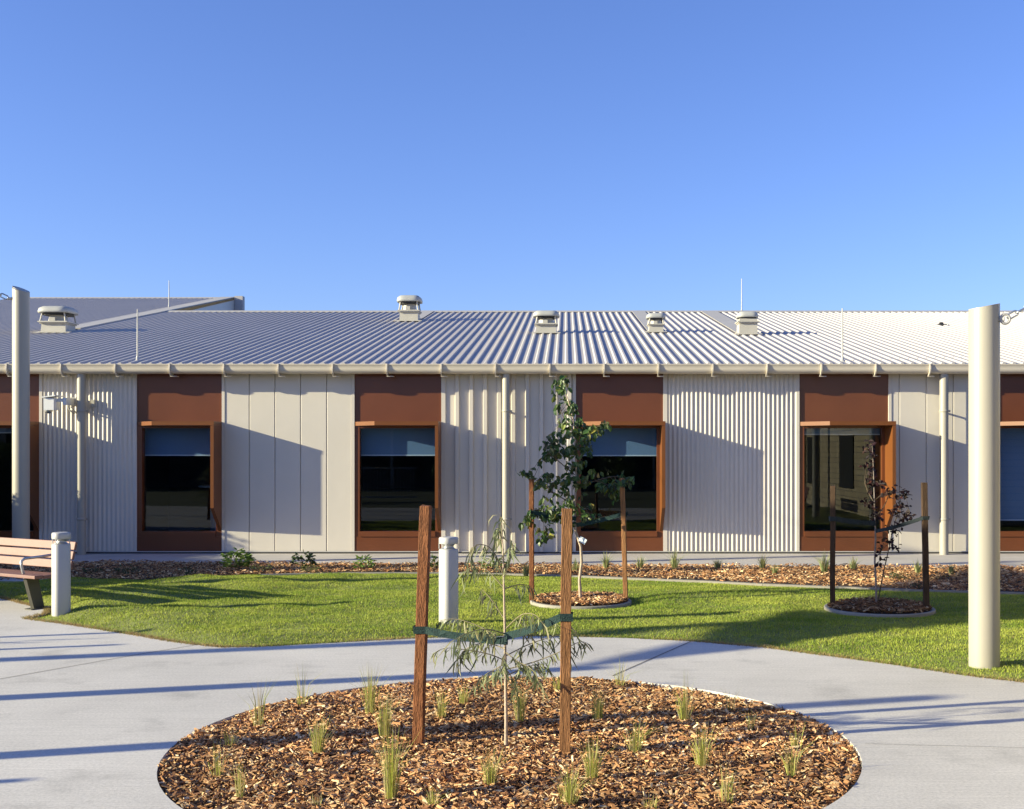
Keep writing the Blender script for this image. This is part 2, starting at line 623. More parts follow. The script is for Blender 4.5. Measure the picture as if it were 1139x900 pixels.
def blades(n, hmin, hmax, w):
    p = np.stack([RNG.uniform(-9.5, 8.5, n), RNG.uniform(8.0, 17.3, n)], 1)
    # the frustum plus a margin for a step to the side
    p = p[(p[:, 0] > -.5 * p[:, 1] - 1.2) & (p[:, 0] < .40 * p[:, 1] + 1.2)]
    p = p[inside(p, lawn_poly)]
    for c, r in RINGS:
        p = p[np.hypot(p[:, 0] - c.x, p[:, 1] - c.y) > r + .01]
    p = p[~((p[:, 0] < -7.1) & (p[:, 1] > 15.28) & (p[:, 1] < 16.32))]
    ed = edge_dist(p, lawn_poly)
    n = len(p)
    bald = vnoise(p[:, 0] * 1.6, p[:, 1] * 2.6, 5)
    k = RNG.random(n) < np.clip(.45 + 1.3 * bald, 0, 1) * np.clip(.35 + ed / .10, 0, 1)
    p, ed = p[k], ed[k]
    n = len(p)
    z = lawn_z(p)
    h = RNG.uniform(hmin, hmax, n) * (.75 + .5 * vnoise(p[:, 0] * 3, p[:, 1] * 3, 7))
    a = RNG.uniform(0, 2 * math.pi, n)
    lean = RNG.uniform(0, .9, n) * h
    la = RNG.uniform(0, 2 * math.pi, n)
    dx, dy = np.cos(a) * w / 2, np.sin(a) * w / 2
    b0 = np.column_stack([p[:, 0] - dx, p[:, 1] - dy, z - .004])
    b1 = np.column_stack([p[:, 0] + dx, p[:, 1] + dy, z - .004])
    tp = np.column_stack([p[:, 0] + np.cos(la) * lean, p[:, 1] + np.sin(la) * lean, z + h])
    V = np.stack([b0, b1, tp], 1).reshape(-1, 3)
    Fc = np.arange(3 * n).reshape(-1, 3)
    t = vnoise(p[:, 0] * .9, p[:, 1] * 2.2, 3) * .55 + vnoise(p[:, 0] * 4, p[:, 1] * 7, 4) * .45
    t = np.clip((t - .5) * 1.25 + .5 + RNG.normal(0, .2, n), 0, 1)[:, None]
    c0, c1 = np.array([.175, .27, .028]), np.array([.46, .50, .09])
    col = c0 * (1 - t) + c1 * t
    dry = (RNG.random(n) < .05 + .55 * np.exp(-ed / .07))[:, None]
    col = np.where(dry, np.array([.36, .29, .13]) * RNG.uniform(.7, 1.1, (n, 1)), col)
    col = col * RNG.uniform(.65, 1.2, (n, 1))
    return V, Fc, np.repeat(col, 3, 0)


V, Fc, Cc = blades(1000000, .008, .025, .008)
# ragged, partly dry blades that hang over the path edge
ep = []
for a_, b_ in zip(lf[:-1], lf[1:]):
    L_ = (b_ - a_).length
    n_ = int(L_ * 700) if a_.x > -9.5 and b_.x < 6.5 else 0
    if not n_: continue
    t_ = RNG.random(n_)[:, None]
    q_ = np.array(a_.to_2d()) * (1 - t_) + np.array(b_.to_2d()) * t_
    nrm = np.array([-(b_ - a_).y, (b_ - a_).x]) / L_
    amt = .03 * (vnoise(q_[:, 0] * 2.3, q_[:, 1] * 2.3, 12) - .35)
    ep.append(q_ + nrm * (RNG.normal(.005, .018, n_) - amt)[:, None])
ep = np.concatenate(ep)
n_ = len(ep)
h_ = RNG.uniform(.012, .034, n_)
a_ = RNG.uniform(0, 2 * math.pi, n_)
la2 = RNG.uniform(0, 2 * math.pi, n_)
V2 = np.stack([np.column_stack([ep[:, 0] - np.cos(a_) * .004, ep[:, 1] - np.sin(a_) * .004, np.full(n_, -.012)]),
               np.column_stack([ep[:, 0] + np.cos(a_) * .004, ep[:, 1] + np.sin(a_) * .004, np.full(n_, -.012)]),
               np.column_stack([ep[:, 0] + np.cos(la2) * h_ * 1.1, ep[:, 1] + np.sin(la2) * h_ * 1.1, h_])], 1).reshape(-1, 3)
dry_ = vnoise(ep[:, 0] * 1.3, ep[:, 1] * 1.3, 14)[:, None] + RNG.normal(0, .25, (n_, 1)) > .42
C2 = np.where(dry_, np.array([.36, .26, .12]), np.array([.22, .27, .05])) * RNG.uniform(.65, 1.15, (n_, 1))
V, Fc, Cc = np.concatenate([V, V2]), np.concatenate([Fc, np.arange(3 * n_).reshape(-1, 3) + len(V)]), np.concatenate([Cc, np.repeat(C2, 3, 0)])
g = np_mesh('grass', V, Fc, Cc, M['grass'])
tag(g, 'short mown lawn grass between the path and the mulch strip', 'grass', kind='stuff')


# ------------------------------------------------------------------ mulch
def chips(name, p, z0, smin, smax, label, bright=1.0):
    n = len(p)
    L_ = smin + (smax - smin) * RNG.random(n) ** 1.7
    Wd = np.minimum(L_ * RNG.uniform(.18, .5, n), .020)
    T = RNG.uniform(.002, .006, n)
    yaw = RNG.uniform(0, 2 * math.pi, n)
    pit = RNG.normal(0, .30, n)
    rol = RNG.normal(0, .5, n)
    ux = np.column_stack([np.cos(yaw) * np.cos(pit), np.sin(yaw) * np.cos(pit), np.sin(pit)])
    uy = np.column_stack([-np.sin(yaw) * np.cos(rol), np.cos(yaw) * np.cos(rol), np.sin(rol)])
    uz = np.cross(ux, uy)
    z = z0 + RNG.uniform(0, .035, n) + .03 * vnoise(p[:, 0] * 3.3, p[:, 1] * 3.3, 6)
    c = np.column_stack([p, z])
    cor = []
    for sz in (-1, 1):
        for sx, sy in ((-1, -.7), (1, -1), (.85, 1), (-.9, .8)):
            cor.append(c + ux * (sx * L_ / 2)[:, None] + uy * (sy * Wd / 2)[:, None] + uz * (sz * T / 2)[:, None])
    V = np.stack(cor, 1).reshape(-1, 3)
    q = np.array([(0, 3, 2, 1), (4, 5, 6, 7), (0, 1, 5, 4), (1, 2, 6, 5), (2, 3, 7, 6), (3, 0, 4, 7)])
    Fc = (np.arange(n)[:, None, None] * 8 + q[None]).reshape(-1, 4)
    pal = np.array([(.43, .245, .115), (.30, .145, .062), (.16, .072, .033), (.54, .36, .19), (.36, .18, .08), (.62, .47, .29), (.07, .038, .022)])
    w = np.array([.22, .21, .18, .13, .13, .06, .07])
    col = pal[RNG.choice(len(pal), n, p=w)] * RNG.uniform(.7, 1.25, (n, 1)) * bright * (.90 + .56 * vnoise(p[:, 0] * 1.25, p[:, 1] * 1.25, 9))[:, None]
    o = np_mesh(name, V, Fc, np.repeat(col, 8, 0), M['chip'])
    tag(o, label, 'mulch', kind='stuff')
    return o


def disc_pts(c, r, n):
    rr = r * np.sqrt(RNG.random(n))
    a = RNG.uniform(0, 2 * math.pi, n)
    return np.column_stack([c[0] + rr * np.cos(a), c[1] + rr * np.sin(a)])


MZ = -.036
mb = MB()
mb.add([(x, y, MZ - .02) for x, y in circle(BC, BR + .01, 96)], [tuple(range(96))])
tag(mb.build('bed_soil', M['soil']), kind='structure')
chips('wood_chip_mulch', disc_pts(BC, BR - .015, 85000), MZ - .012, .010, .066, 'brown and tan wood chip mulch filling the round bed in the path')
# long bed in front of the building
bed_back = [Vector((-16, 18.6, 0)), Vector((-9, 18.42, 0)), Vector((-4, 18.17, 0)), Vector((0, 17.92, 0)), Vector((4, 17.67, 0)), Vector((8, 17.52, 0)), Vector((14, 17.3, 0))]
bp_ = [(p.x, p.y) for p in lb] + [(p.x, p.y) for p in bed_back]
v_, f_ = fill([bp_], .002)
tag(MB().add(v_, f_).build('strip_bed_soil', M['soil']), kind='structure')
pp = np.stack([RNG.uniform(-10.5, 8.8, 80000), RNG.uniform(13.5, 18.7, 80000)], 1)
pp = pp[inside(pp, np.array(bp_))]
chips('strip_mulch', pp, .004, .02, .07, 'brown wood chip mulch strip between lawn and building apron', 1.05)
# kerb between lawn and long bed
mb = MB()
kl = [p for p in lb if -4.9 < p.x < 9.5]
for i in range(len(kl) - 1):
    a, b = kl[i], kl[i + 1]
    d = (b - a).normalized()
    s = Vector((-d.y, d.x, 0)) * .045
    mb.prism([a - s - Vector((0, 0, .05)), b - s - Vector((0, 0, .05)), b + s - Vector((0, 0, .05)), a + s - Vector((0, 0, .05))], (0, 0, .066))
tag(mb.build('lawn_kerb', M['kerb']), kind='structure')


def ring(i, label, soil):
    c, r = RINGS[i]
    mb = MB()
    n = 64
    prof = [(r - .042, -.05), (r - .042, .010), (r - .036, .018), (r - .008, .018), (r, .010), (r, -.05)]
    vs, fs = [], []
    for a, z in prof:
        vs += [(c.x + a * math.cos(2 * math.pi * k / n), c.y + a * math.sin(2 * math.pi * k / n), z) for k in range(n)]
    for j in range(len(prof) - 1):
        fs += [(j * n + k, j * n + (k + 1) % n, (j + 1) * n + (k + 1) % n, (j + 1) * n + k) for k in range(n)]
    mb.add(vs, fs)
    e = mb.build('tree_ring_kerb', M['kerb'], None, (c.x, c.y, 0))
    tag(e, label, 'kerb ring', 'concrete rings round the lawn trees')
    mb = MB()
    mb.add([(x, y, .004) for x, y in circle(c, r - .06, 48)], [tuple(range(48))])
    mb.build('ring_soil', M['soil'], e)
    return c, r


c0, r0 = ring(0, 'concrete edging ring round the green-leaved lawn tree, left of the two', 0)
chips('ring_mulch', disc_pts(c0, r0 - .05, 2600), .006, .03, .08, 'brown wood chips inside the ring of the green-leaved tree')
c1, r1 = ring(1, 'concrete edging ring round the purple-leaved sapling, in shade', 1)
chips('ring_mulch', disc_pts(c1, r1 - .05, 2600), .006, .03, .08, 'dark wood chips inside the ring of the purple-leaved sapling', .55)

# ------------------------------------------------------------------ building
B = empty('school_building', (0, WY, 0), 'long single-storey cream metal-clad building with pale ribbed roof and copper-brown windows', 'building')
PITCH, EY, EZ = .189, 19.56, 3.242
RY = 32.0
RZ = EZ + PITCH * (RY - EY)
RY2 = 38.4
RZ2 = EZ + PITCH * (RY2 - EY)
VX = -10.98                                     # verge of the deeper left wing
XL, XR = -18.0, 15.0


def rz(y): return EZ + PITCH * (y - EY)


WIN = [(-10.50, -9.015, 2.08), (-7.347, -5.893, 1.69), (-3.624, -2.139, 1.69), (.162, 1.656, 1.685), (3.985, 5.509, 2.05), (7.30, 8.80, .57)]
ZB, ZT = .055, 3.20


def corrugated(x0, x1):
    n = int((x1 - x0) / .0095)
    pr = []
    for i in range(n + 1):
        x = x0 + (x1 - x0) * i / n
        pr.append((x, WY - .009 + .009 * math.cos(2 * math.pi * (x - x0) / .0775), ZB))
    MB().sheet(pr, (0, 0, ZT - ZB), 0, True).build('corrugated_cladding', M['clad'], B)


def flat(x0, x1, seams):
    pr = [(x0, WY + .0, ZB), (x0 + .004, WY - .012, ZB)]
    for s in seams:
        pr += [(s - .012, WY - .012, ZB), (s - .007, WY - .008, ZB), (s - .005, WY + .012, ZB), (s + .005, WY + .012, ZB), (s + .007, WY - .008, ZB), (s + .012, WY - .012, ZB)]
    pr += [(x1 - .004, WY - .012, ZB), (x1, WY, ZB)]
    MB().sheet(pr, (0, 0, ZT - ZB)).build('flat_cladding', M['cladflat'], B)


def ribbed(x0, x1):
    pr = [(x0, WY, ZB)]
    x = x0 + .16
    while x < x1 - .10:
        pr += [(x, WY, ZB), (x + .012, WY - .048, ZB), (x + .072, WY - .048, ZB), (x + .078, WY, ZB)]
        x += .24
    pr.append((x1, WY, ZB))
    MB().sheet(pr, (0, 0, ZT - ZB)).build('ribbed_cladding', M['clad'], B)


def trim(x0, x1):
    MB().box(x0, x1, WY - .022, WY + .02, ZB - .002, ZT - .004).build('corner_trim', M['clad'], B)


def px2x(px): return (px - CX) / F * WY


corrugated(XL + 4, -10.50)
corrugated(-9.015 + .05, -7.347 - .03)
flat(-5.893 + .05, -3.624 - .05, [px2x(277.5), px2x(306), px2x(334.5), px2x(363.5)])
ribbed(-2.139 + .07, .162 - .05)
corrugated(1.656 + .07, 3.985 - .05)
flat(5.509 + .05, 7.30 - .05, [px2x(1000), px2x(1030), px2x(1060)])
corrugated(8.80, XR)
trim(-5.893, -5.843); trim(-3.674, -3.624); trim(-2.139, -2.069); trim(.112, .162)
trim(1.656, 1.726); trim(3.935, 3.985); trim(5.509, 5.559); trim(7.25, 7.30); trim(-9.015, -8.965); trim(-7.377, -7.347)
# base flashing, plinth
MB().box(XL, XR, WY - .035, WY - .026, .045, .062).build('base_flashing', M['white'], B)
MB().box(XL, XR, WY + .03, WY + .2, -.05, .05).build('plinth', M['dark'], B)  # shade of the recess under the cladding put into its black
MB().box(XL, XL + 4, WY, WY + .1, .05, ZT).build('end_wall_panel', M['clad'], B)
# shell
mb = MB()
mb.box(XL, XL + .1, WY + .11, 44, 0, 3.15)
mb.box(XR - .1, XR, WY + .02, 44, 0, 3.15)
mb.box(XL + .1, XR - .1, 43.9, 44, 0, 3.15)
mb.build('side_wall', M['clad'], B)
mb = MB()
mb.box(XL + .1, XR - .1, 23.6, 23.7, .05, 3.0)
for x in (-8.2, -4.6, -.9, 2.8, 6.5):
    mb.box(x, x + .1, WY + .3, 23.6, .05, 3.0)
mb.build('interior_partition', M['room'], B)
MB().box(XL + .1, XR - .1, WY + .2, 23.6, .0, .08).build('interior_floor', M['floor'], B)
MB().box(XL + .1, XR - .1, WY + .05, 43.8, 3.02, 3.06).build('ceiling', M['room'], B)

for i, (xl, xr, bz) in enumerate(WIN):
    w = MB()
    HB, HT, SIL = 2.205, 2.272, .31
    # frame round the glass
    w.box(xl, xl + .085, WY - .006, WY + .14, SIL, HB)
    w.box(xr - .105, xr - .0, WY - .004, WY + .14, SIL, HB)
    w.box(xl + .085, xr - .105, WY - .002, WY + .14, 2.165, HB)
    w.box(xl + .085, xr - .105, WY - .03, WY + .14, SIL, .40)
    win = w.build('window', M['brown'], B)
    if i == 1: win['label'] = 'window with dark maroon shaded sill'
    MB().box(xl + .07, xr - .09, WY + .075, WY + .083, .385, 2.18).build('pane', M['glass'], win)
    m = MB()
    m.box(xl - .0, xr, WY + .004, WY + .06, HT, ZT)
    m.build('header_panel', M['brown'], win)
    m = MB()
    m.box(xl, xr, WY - .012, WY + .14, ZB - .004, SIL)
    m.build('sill_panel', M['brown'], win)
    m = MB()
    m.prism([(xl, WY, HB), (xl + .416, 19.375, HB), (xr, 19.375, HB), (xr, WY, HB)], (0, 0, HT - HB))
    m.build('hood', M['orange'], win)
    m = MB()
    m.prism([(xr - .058, WY - .006, HB - .002), (xr - .058, 19.38, HB - .002), (xr - .058, 19.38, .82), (xr - .058, WY - .006, .405)], (.056, 0, 0))
    m.build('side_fin', M['orange'], win)
    m = MB()
    m.box(xl + .06, xr - .08, WY + .205, WY + .210, bz + .02, 2.19)
    m.box(xl + .06, xr - .08, WY + .200, WY + .215, bz, bz + .02, 1)
    m.build('roller_blind', [M['blind'], M['blindrail']], win)

# roof
pr = []
x = XL - .3
RP, RH = .1715, .025
while x < XR + .3:
    pr += [(x, 0), (x + .092, 0), (x + .114, RH), (x + .147, RH), (x + .163, 0)]
    x += RP
mb = MB()
mb.sheet([(a, EY, rz(EY) + h) for a, h in pr], (0, RY - EY, RZ - EZ))
for i in range(0, len(pr) - 4, 5):
    q4 = [(pr[i + j][0], EY, rz(EY) + pr[i + j][1]) for j in (1, 2, 3, 4)]
    mb.add(q4, [(0, 1, 2, 3)])
# deeper left wing carries on up the same slope
pl = [(a, h) for a, h in pr if a < VX]
mb.sheet([(a, RY, rz(RY) + h) for a, h in pl], (0, RY2 - RY, RZ2 - RZ))
mb.add([(VX, RY, RZ - .02), (XR + .3, RY, RZ - .02), (XR + .3, 44.3, 3.2), (VX, 44.3, 3.2)], [(0, 1, 2, 3)])
mb.add([(XL - .3, RY2, RZ2 - .02), (VX, RY2, RZ2 - .02), (VX, 46, RZ2 - 1.8), (XL - .3, 46, RZ2 - 1.8)], [(0, 1, 2, 3)])
# closing strip at the eave under the ribs
mb.add([(XL, EY + .02, EZ - .01), (XR, EY + .02, EZ - .01), (XR, EY + .02, EZ + .0), (XL, EY + .02, EZ + .0)], [(0, 1, 2, 3)])
roof = mb.build('roof', M['roof'], B)


def ridge(x0, x1, ry, rzz):
    m = MB()
    h = RH + .006
    prof = [(x0, ry - .24, rzz - .24 * PITCH + h - .018), (x0, ry - .24, rzz - .24 * PITCH + h), (x0, ry, rzz + h + .012), (x0, ry + .24, rzz - .24 * PITCH + h)]
    m.sheet(prof, (x1 - x0, 0, 0))
    m.build('ridge_cap', M['flash'], roof)


ridge(VX, XR + .3, RY, RZ)
ridge(XL - .3, VX, RY2, RZ2)
# gable wall of the left wing above the lower ridge and the verge flashing along the rib line
m = MB()
m.add([(VX + .02, RY, RZ - .1), (VX + .02, RY2, RZ2 - .05), (VX + .02, RY2 + 3, 3.3), (VX + .02, RY + 3, 3.3)], [(0, 1, 2, 3)])
m.build('gable_wall', M['cladflat'], B)
m = MB()
y0 = 26.2
for (ya, yb) in ((y0, RY2),):
    a = [(VX - .45, ya, rz(ya) + RH + .004), (VX, ya, rz(ya) + RH + .004), (VX, yb, rz(yb) + RH + .004), (VX - .45, yb, rz(yb) + RH + .004)]
    m.prism(a, (0, 0, .022))
m.build('verge_flashing', M['flash'], roof)
m = MB()
m.box(VX + .03, VX + .30, RY2 - .15, RY2 + .1, RZ2 - 1.2, RZ2 + .06)
m.build('verge_upstand', M['roof'], roof)

# gutter
GY, GR, GC = 19.60, .085, 3.160
prof = [(XL, GY + GR, 3.24)]
for k in range(0, 13):
    th = math.pi * k / 12
    prof.append((XL, GY + GR * math.cos(th), GC - GR * math.sin(th)))
prof += [(XL, GY - GR, 3.222), (XL, GY - GR - .008, 3.228), (XL, GY - GR - .006, 3.24), (XL, GY - GR + .008, 3.24)]
gut = MB().sheet(prof, (XR - XL, 0, 0), 0, True).build('gutter', M['gutter'], B)
k = -9.42 - .914 * 6
while k < XR - .3:
    m = MB()
    ro = GR + .032
    a = []
    for q in range(0, 13):
        th = math.pi * q / 12
        a.append((GY + ro * math.cos(th) * 1.0, GC - .004 - ro * math.sin(th)))
    a.append((GY - GR - .018, 3.243))
    b = [(GY + (GR + .002) * math.cos(math.pi * q / 12), GC - (GR + .002) * math.sin(math.pi * q / 12)) for q in range(13)] + [(GY - GR - .001, 3.243)]
    n = len(a)
    vs = [(k - .011, y, z) for y, z in a] + [(k - .011, y, z) for y, z in b] + [(k + .011, y, z) for y, z in a] + [(k + .011, y, z) for y, z in b]
    fs = []
    for q in range(n - 1):
        fs += [(q, q + 1, n + q + 1, n + q), (2 * n + q, 3 * n + q, 3 * n + q + 1, 2 * n + q + 1), (q, 2 * n + q, 2 * n + q + 1, q + 1)]
    m.add(vs, fs)
    m.box(k - .012, k + .10, GY - .03, GY + .10, GC - ro - .012, GC - ro - .002)
    m.build('gutter_bracket', M['gutter'], gut)
    k += .914
MB().box(XL, XR, WY - .14, WY + .12, 3.203, 3.215).build('soffit', M['gutter'], B)
# downpipes
for px, r in ((93.2, .073), (563.3, .066), (1048, .073)):
    X = (px - CX) / F * 19.74
    m = MB()
    m.tube([(X, 19.60, GC - GR + .01), (X, 19.62, 3.02), (X, 19.69, 2.90), (X, 19.735, 2.80)], r * .9, 16) if False else None
    m.tube([(X, 19.645, GC - .02), (X, 19.645, .02)], r, 20)
    d = m.build('downpipe', M['post'], B)
    for z in (.62, 2.45):
        MB().lathe((X, 19.645, z), [(r + .002, -.02), (r + .006, -.018), (r + .006, .018), (r + .002, .02)], 20).box(X + r, X + r + .035, 19.64, 19.655, z - .015, z + .015).box(X - .02, X + .02, 19.645 + r, WY - .01, z - .012, z + .012).build('pipe_clip', M['post'], d)


# roof vents
def vent(px, py, wpx, hpx, kind):
    Y = 2.26 / (.189 - (500 - py) / F)
    Y = (EZ - CAMZ - PITCH * EY) / ((500 - py) / F - PITCH)
    X = (px - CX) / F * Y
    w, h = wpx / F * Y, hpx / F * Y
    e = None
    z0 = rz(Y)
    v = MB()
    bw = w * .36 if kind != 'box' else w * .42
    # kerb box that follows the roof slope
    top = z0 + h * (.36 if kind != 'box' else .50) + RH
    vs = [(X - bw * 1.05, Y, z0), (X + bw * 1.05, Y, z0), (X + bw * 1.05, Y + 2 * bw, rz(Y + 2 * bw)), (X - bw * 1.05, Y + 2 * bw, rz(Y + 2 * bw)),
          (X - bw, Y + .02, top), (X + bw, Y + .02, top), (X + bw, Y + 2 * bw, top), (X - bw, Y + 2 * bw, top)]
    v.add(vs, [(4, 5, 6, 7), (0, 1, 5, 4), (1, 2, 6, 5), (2, 3, 7, 6), (3, 0, 4, 7)])
    rv = v.build('roof_vent', M['vent'], B)
    if kind == 'box': rv['label'] = 'box-based roof vent with a plain round cap'
    cy = Y + bw
    zt = z0 + h
    f = MB()
    fl = h * .045
    f.box(X - bw * 1.22, X + bw * 1.22, cy - bw * 1.22, cy + bw * 1.22, top, top + fl)
    f.box(X - bw * 1.10, X + bw * 1.10, cy - bw * 1.10, cy + bw * 1.10, top - fl, top)
    f.build('flange', M['vent'], rv)
    ct = zt - h * .22
    c = MB()
    R = w * .5
    c.lathe((X, cy, 0), [(R * .80, ct - .012), (R * .98, ct - .02), (R, ct + h * .03), (R * .95, ct + h * .13), (R * .75, ct + h * .205), (R * .3, ct + h * .222), (0.001, ct + h * .223)], 32, 0, 4.5)
    c.build('cowl', M['ventgrey'], rv)
    if kind != 'box':
        q = MB()
        q.lathe((X, cy, 0), [(bw * .8, top + fl), (bw * .72, top + (ct - top) * .6), (bw * .60, ct)], 20)
        q.build('motor_housing', M['vent'], rv)
        q = MB()
        q.lathe((X, cy, 0), [(R * .78, ct - h * .10), (R * .78, ct - .003)], 24, 0, 4.5)
        q.build('bird_mesh', M['black'], rv)
        for sx in (-1, 1):
            for sy in (-1, 1):
                MB().tube([(X + sx * bw * 1.05, cy + sy * bw * 1.05, top + fl), (X + sx * bw * .9, cy + sy * bw * .95, ct)], .018, 6).build('strut', M['vent'], rv)
        MB().box(X - bw * .35, X + bw * .15, cy - bw * 1.0, cy - bw * .7, top + fl, top + fl + h * .14).build('isolator_switch', M['vent'], rv)
    else:
        q = MB()
        q.box(X - bw * .92, X + bw * .92, cy - bw * .92, cy + bw * .92, top + fl, ct - h * .02)
        q.build('bird_mesh', M['black'], rv)
        q = MB()
        q.box(X - bw * 1.0, X + bw * 1.0, cy - bw * 1.0, cy + bw * 1.0, top + fl, top + fl + h * .10)
        q.build('collar', M['vent'], rv)
    # apron flashing: a wavy tray at the foot
    a = MB()
    a.prism([(X - bw * 1.5, Y - .10, rz(Y - .10) + RH + .003), (X + bw * 1.5, Y - .10, rz(Y - .10) + RH + .003), (X + bw * 1.5, Y + .06, rz(Y + .06) + RH + .003), (X - bw * 1.5, Y + .06, rz(Y + .06) + RH + .003)], (0, 0, .012))
    a.build('apron_flashing', M['vent'], rv)
    return X, Y, bw


def backtray(X, Y, bw, off=0.0):
    m = MB()
    ya, yb = Y + .05, RY - .20
    m.prism([(X - bw * 1.15 + off, ya, rz(ya) + RH + .003), (X + bw * 1.15 + off, ya, rz(ya) + RH + .003), (X + bw * 1.15 + off, yb, rz(yb) + RH + .003), (X - bw * 1.15 + off, yb, rz(yb) + RH + .003)], (0, 0, .01))
    m.build('tray_flashing', M['flash'], roof)


vent(59, 371, 37, 31, 'cowl')
backtray(*vent(454.5, 358, 27.5, 30, 'cowl'))
vent(607.5, 371.5, 29.5, 26.5, 'cowl')
backtray(*vent(730, 370.5, 21.5, 22.5, 'cowl'))
backtray(*vent(832.5, 373, 23.5, 27, 'box'))


def rod(px, py0, py1, Y):
    a, b = P(px, py0, Y), P(px, py1, Y)
    m = MB()
    m.tube([a - Vector((0, 0, .1)), a + (b - a) * .5, b], [.016, .014, .010], 8)
    m.lathe((a.x, a.y, a.z), [(.10, -.05), (.10, .02), (.03, .05), (.02, .12)], 12)
    m.build('lightning_rod', M['white'], B)


rod(188, 344, 312, 33.3)
rod(153, 404, 344, 19.95)
rod(825, 349, 310, 32.4)
rod(937, 404, 343, 19.95)
m = MB()
q = G(1047, 362) if False else P(1047, 362, (EZ - CAMZ - PITCH * EY) / (138 / F - PITCH))
m.lathe((q.x, q.y, q.z - .03), [(.13, 0), (.13, .05), (.05, .07), (.045, .10), (.001, .105)], 14)
m.build('roof_penetration', M['black'], B)

# table inside the second window from the left
T = empty('pedestal_table', (-6.55, 21.9, .08), 'round white pedestal table inside, seen through the window behind the bollard', 'table')
MB().lathe((-6.55, 21.9, 0), [(.37, 1.09), (.385, 1.10), (.385, 1.115), (.37, 1.125)], 32).build('tabletop', M['table'], T)
MB().lathe((-6.55, 21.9, 0), [(.20, .08), (.20, .1), (.17, .12), (.17, 1.05), (.2, 1.09)], 24).build('pedestal', M['blind'], T)

# security camera on the corrugated wall
e = empty('security_camera', (-8.7, WY - .05, 2.55), 'white security camera on a bracket with a looped cable on the corrugated wall', 'camera')
q = P(57, 449, 19.45)
m = MB()
m.box(q.x - .085, q.x + .085, q.y - .10, q.y + .14, q.z - .11, q.z + .09)
m.prism([(q.x - .10, q.y - .13, q.z + .092), (q.x + .12, q.y - .13, q.z + .12), (q.x + .12, q.y + .16, q.z + .12), (q.x - .10, q.y + .16, q.z + .092)], (0, 0, .02))
m.build('camera_body', M['camwhite'], e)
MB().lathe((q.x - .03, q.y - .02, q.z - .17), [(.001, 0), (.04, .01), (.06, .035), (.06, .058)], 16).build('lens_dome', M['galv'], e)
m = MB()
m.box(q.x + .07, q.x + .187, q.y + .004, q.y + .06, q.z + .03, q.z + .085)
m.box(q.x + .19, q.x + .25, q.y, WY - .01, q.z - .02, q.z + .10)
m.build('mounting_arm', M['camwhite'], e)
j = P(82, 446, 19.78)
m = MB()
m.box(j.x - .05, j.x + .05, j.y - .02, j.y + .06, j.z - .06, j.z + .06)
m.build('junction_box', M['white'], e)
MB().box(j.x + .29, j.x + .35, j.y - .0, j.y + .06, j.z - .11, j.z + .02).build('junction_box', M['vent'], e)
m = MB()
c = [Vector((q.x + .15, 19.72, q.z + .03)), Vector((q.x + .18, 19.72, q.z - .08)), Vector((q.x + .24, 19.73, q.z - .15)), Vector((q.x + .31, 19.74, q.z - .15)), Vector((j.x - .04, 19.76, j.z - .12)), Vector((j.x - .02, 19.77, j.z - .05))]
m.tube(c, .012, 6)
m.build('cable', M['white'], e)


# ------------------------------------------------------------------ posts, chains, sails
def post(base, r, h, slant, label, cut=0.0):
    x, y = base
    e = empty('sail_post', (x, y, 0), label, 'post', 'round cream shade sail posts')
    m = MB()
    n = 40
    vs = [(x + r * math.cos(2 * math.pi * k / n), y + r * math.sin(2 * math.pi * k / n), -.1) for k in range(n)]
    vs += [(x + r * math.cos(2 * math.pi * k / n), y + r * math.sin(2 * math.pi * k / n), h + slant * math.cos(2 * math.pi * k / n) + .3 * abs(slant) * math.sin(2 * math.pi * k / n)) for k in range(n)]
    m.add(vs, [(k, (k + 1) % n, n + (k + 1) % n, n + k) for k in range(n)], 0, None, True)
    # cap plate
    m.add(vs[n:], [tuple(range(n))], 0)
    m.build('shaft', M['post'], e)
    return e


def link(m, c, t, side, L_=.035, R_=.017, r=.006):
    t = t.normalized()
    s = (side - t * side.dot(t)).normalized()
    ptsl = []
    for k in range(16):
        th = 2 * math.pi * k / 16
        o = L_ if math.cos(th) > 0 else -L_
        ptsl.append(c + t * (o * .55 + R_ * math.cos(th)) + s * (R_ * math.sin(th)))
    ptsl.append(ptsl[0])
    m.tube(ptsl, r, 6, 0, False)


def chain(a, b, label, big=1.0):
    """shackle at a, then links up to b, then a wire"""
    e = empty('sail_chain', a, label, 'chain', 'sail fixing chains')
    t = (b - a).normalized()
    m = MB()
    s1, s2 = Vector((0, 1, 0)), Vector((0, 0, 1))
    d = .0
    i = 0
    while d < (b - a).length:
        link(m, a + t * (d + .04 * big), t, s1 if i % 2 else s2, .034 * big, .017 * big, .0062 * big)
        d += .062 * big
        i += 1
    m.build('chain_links', M['galv'], e)
    return e


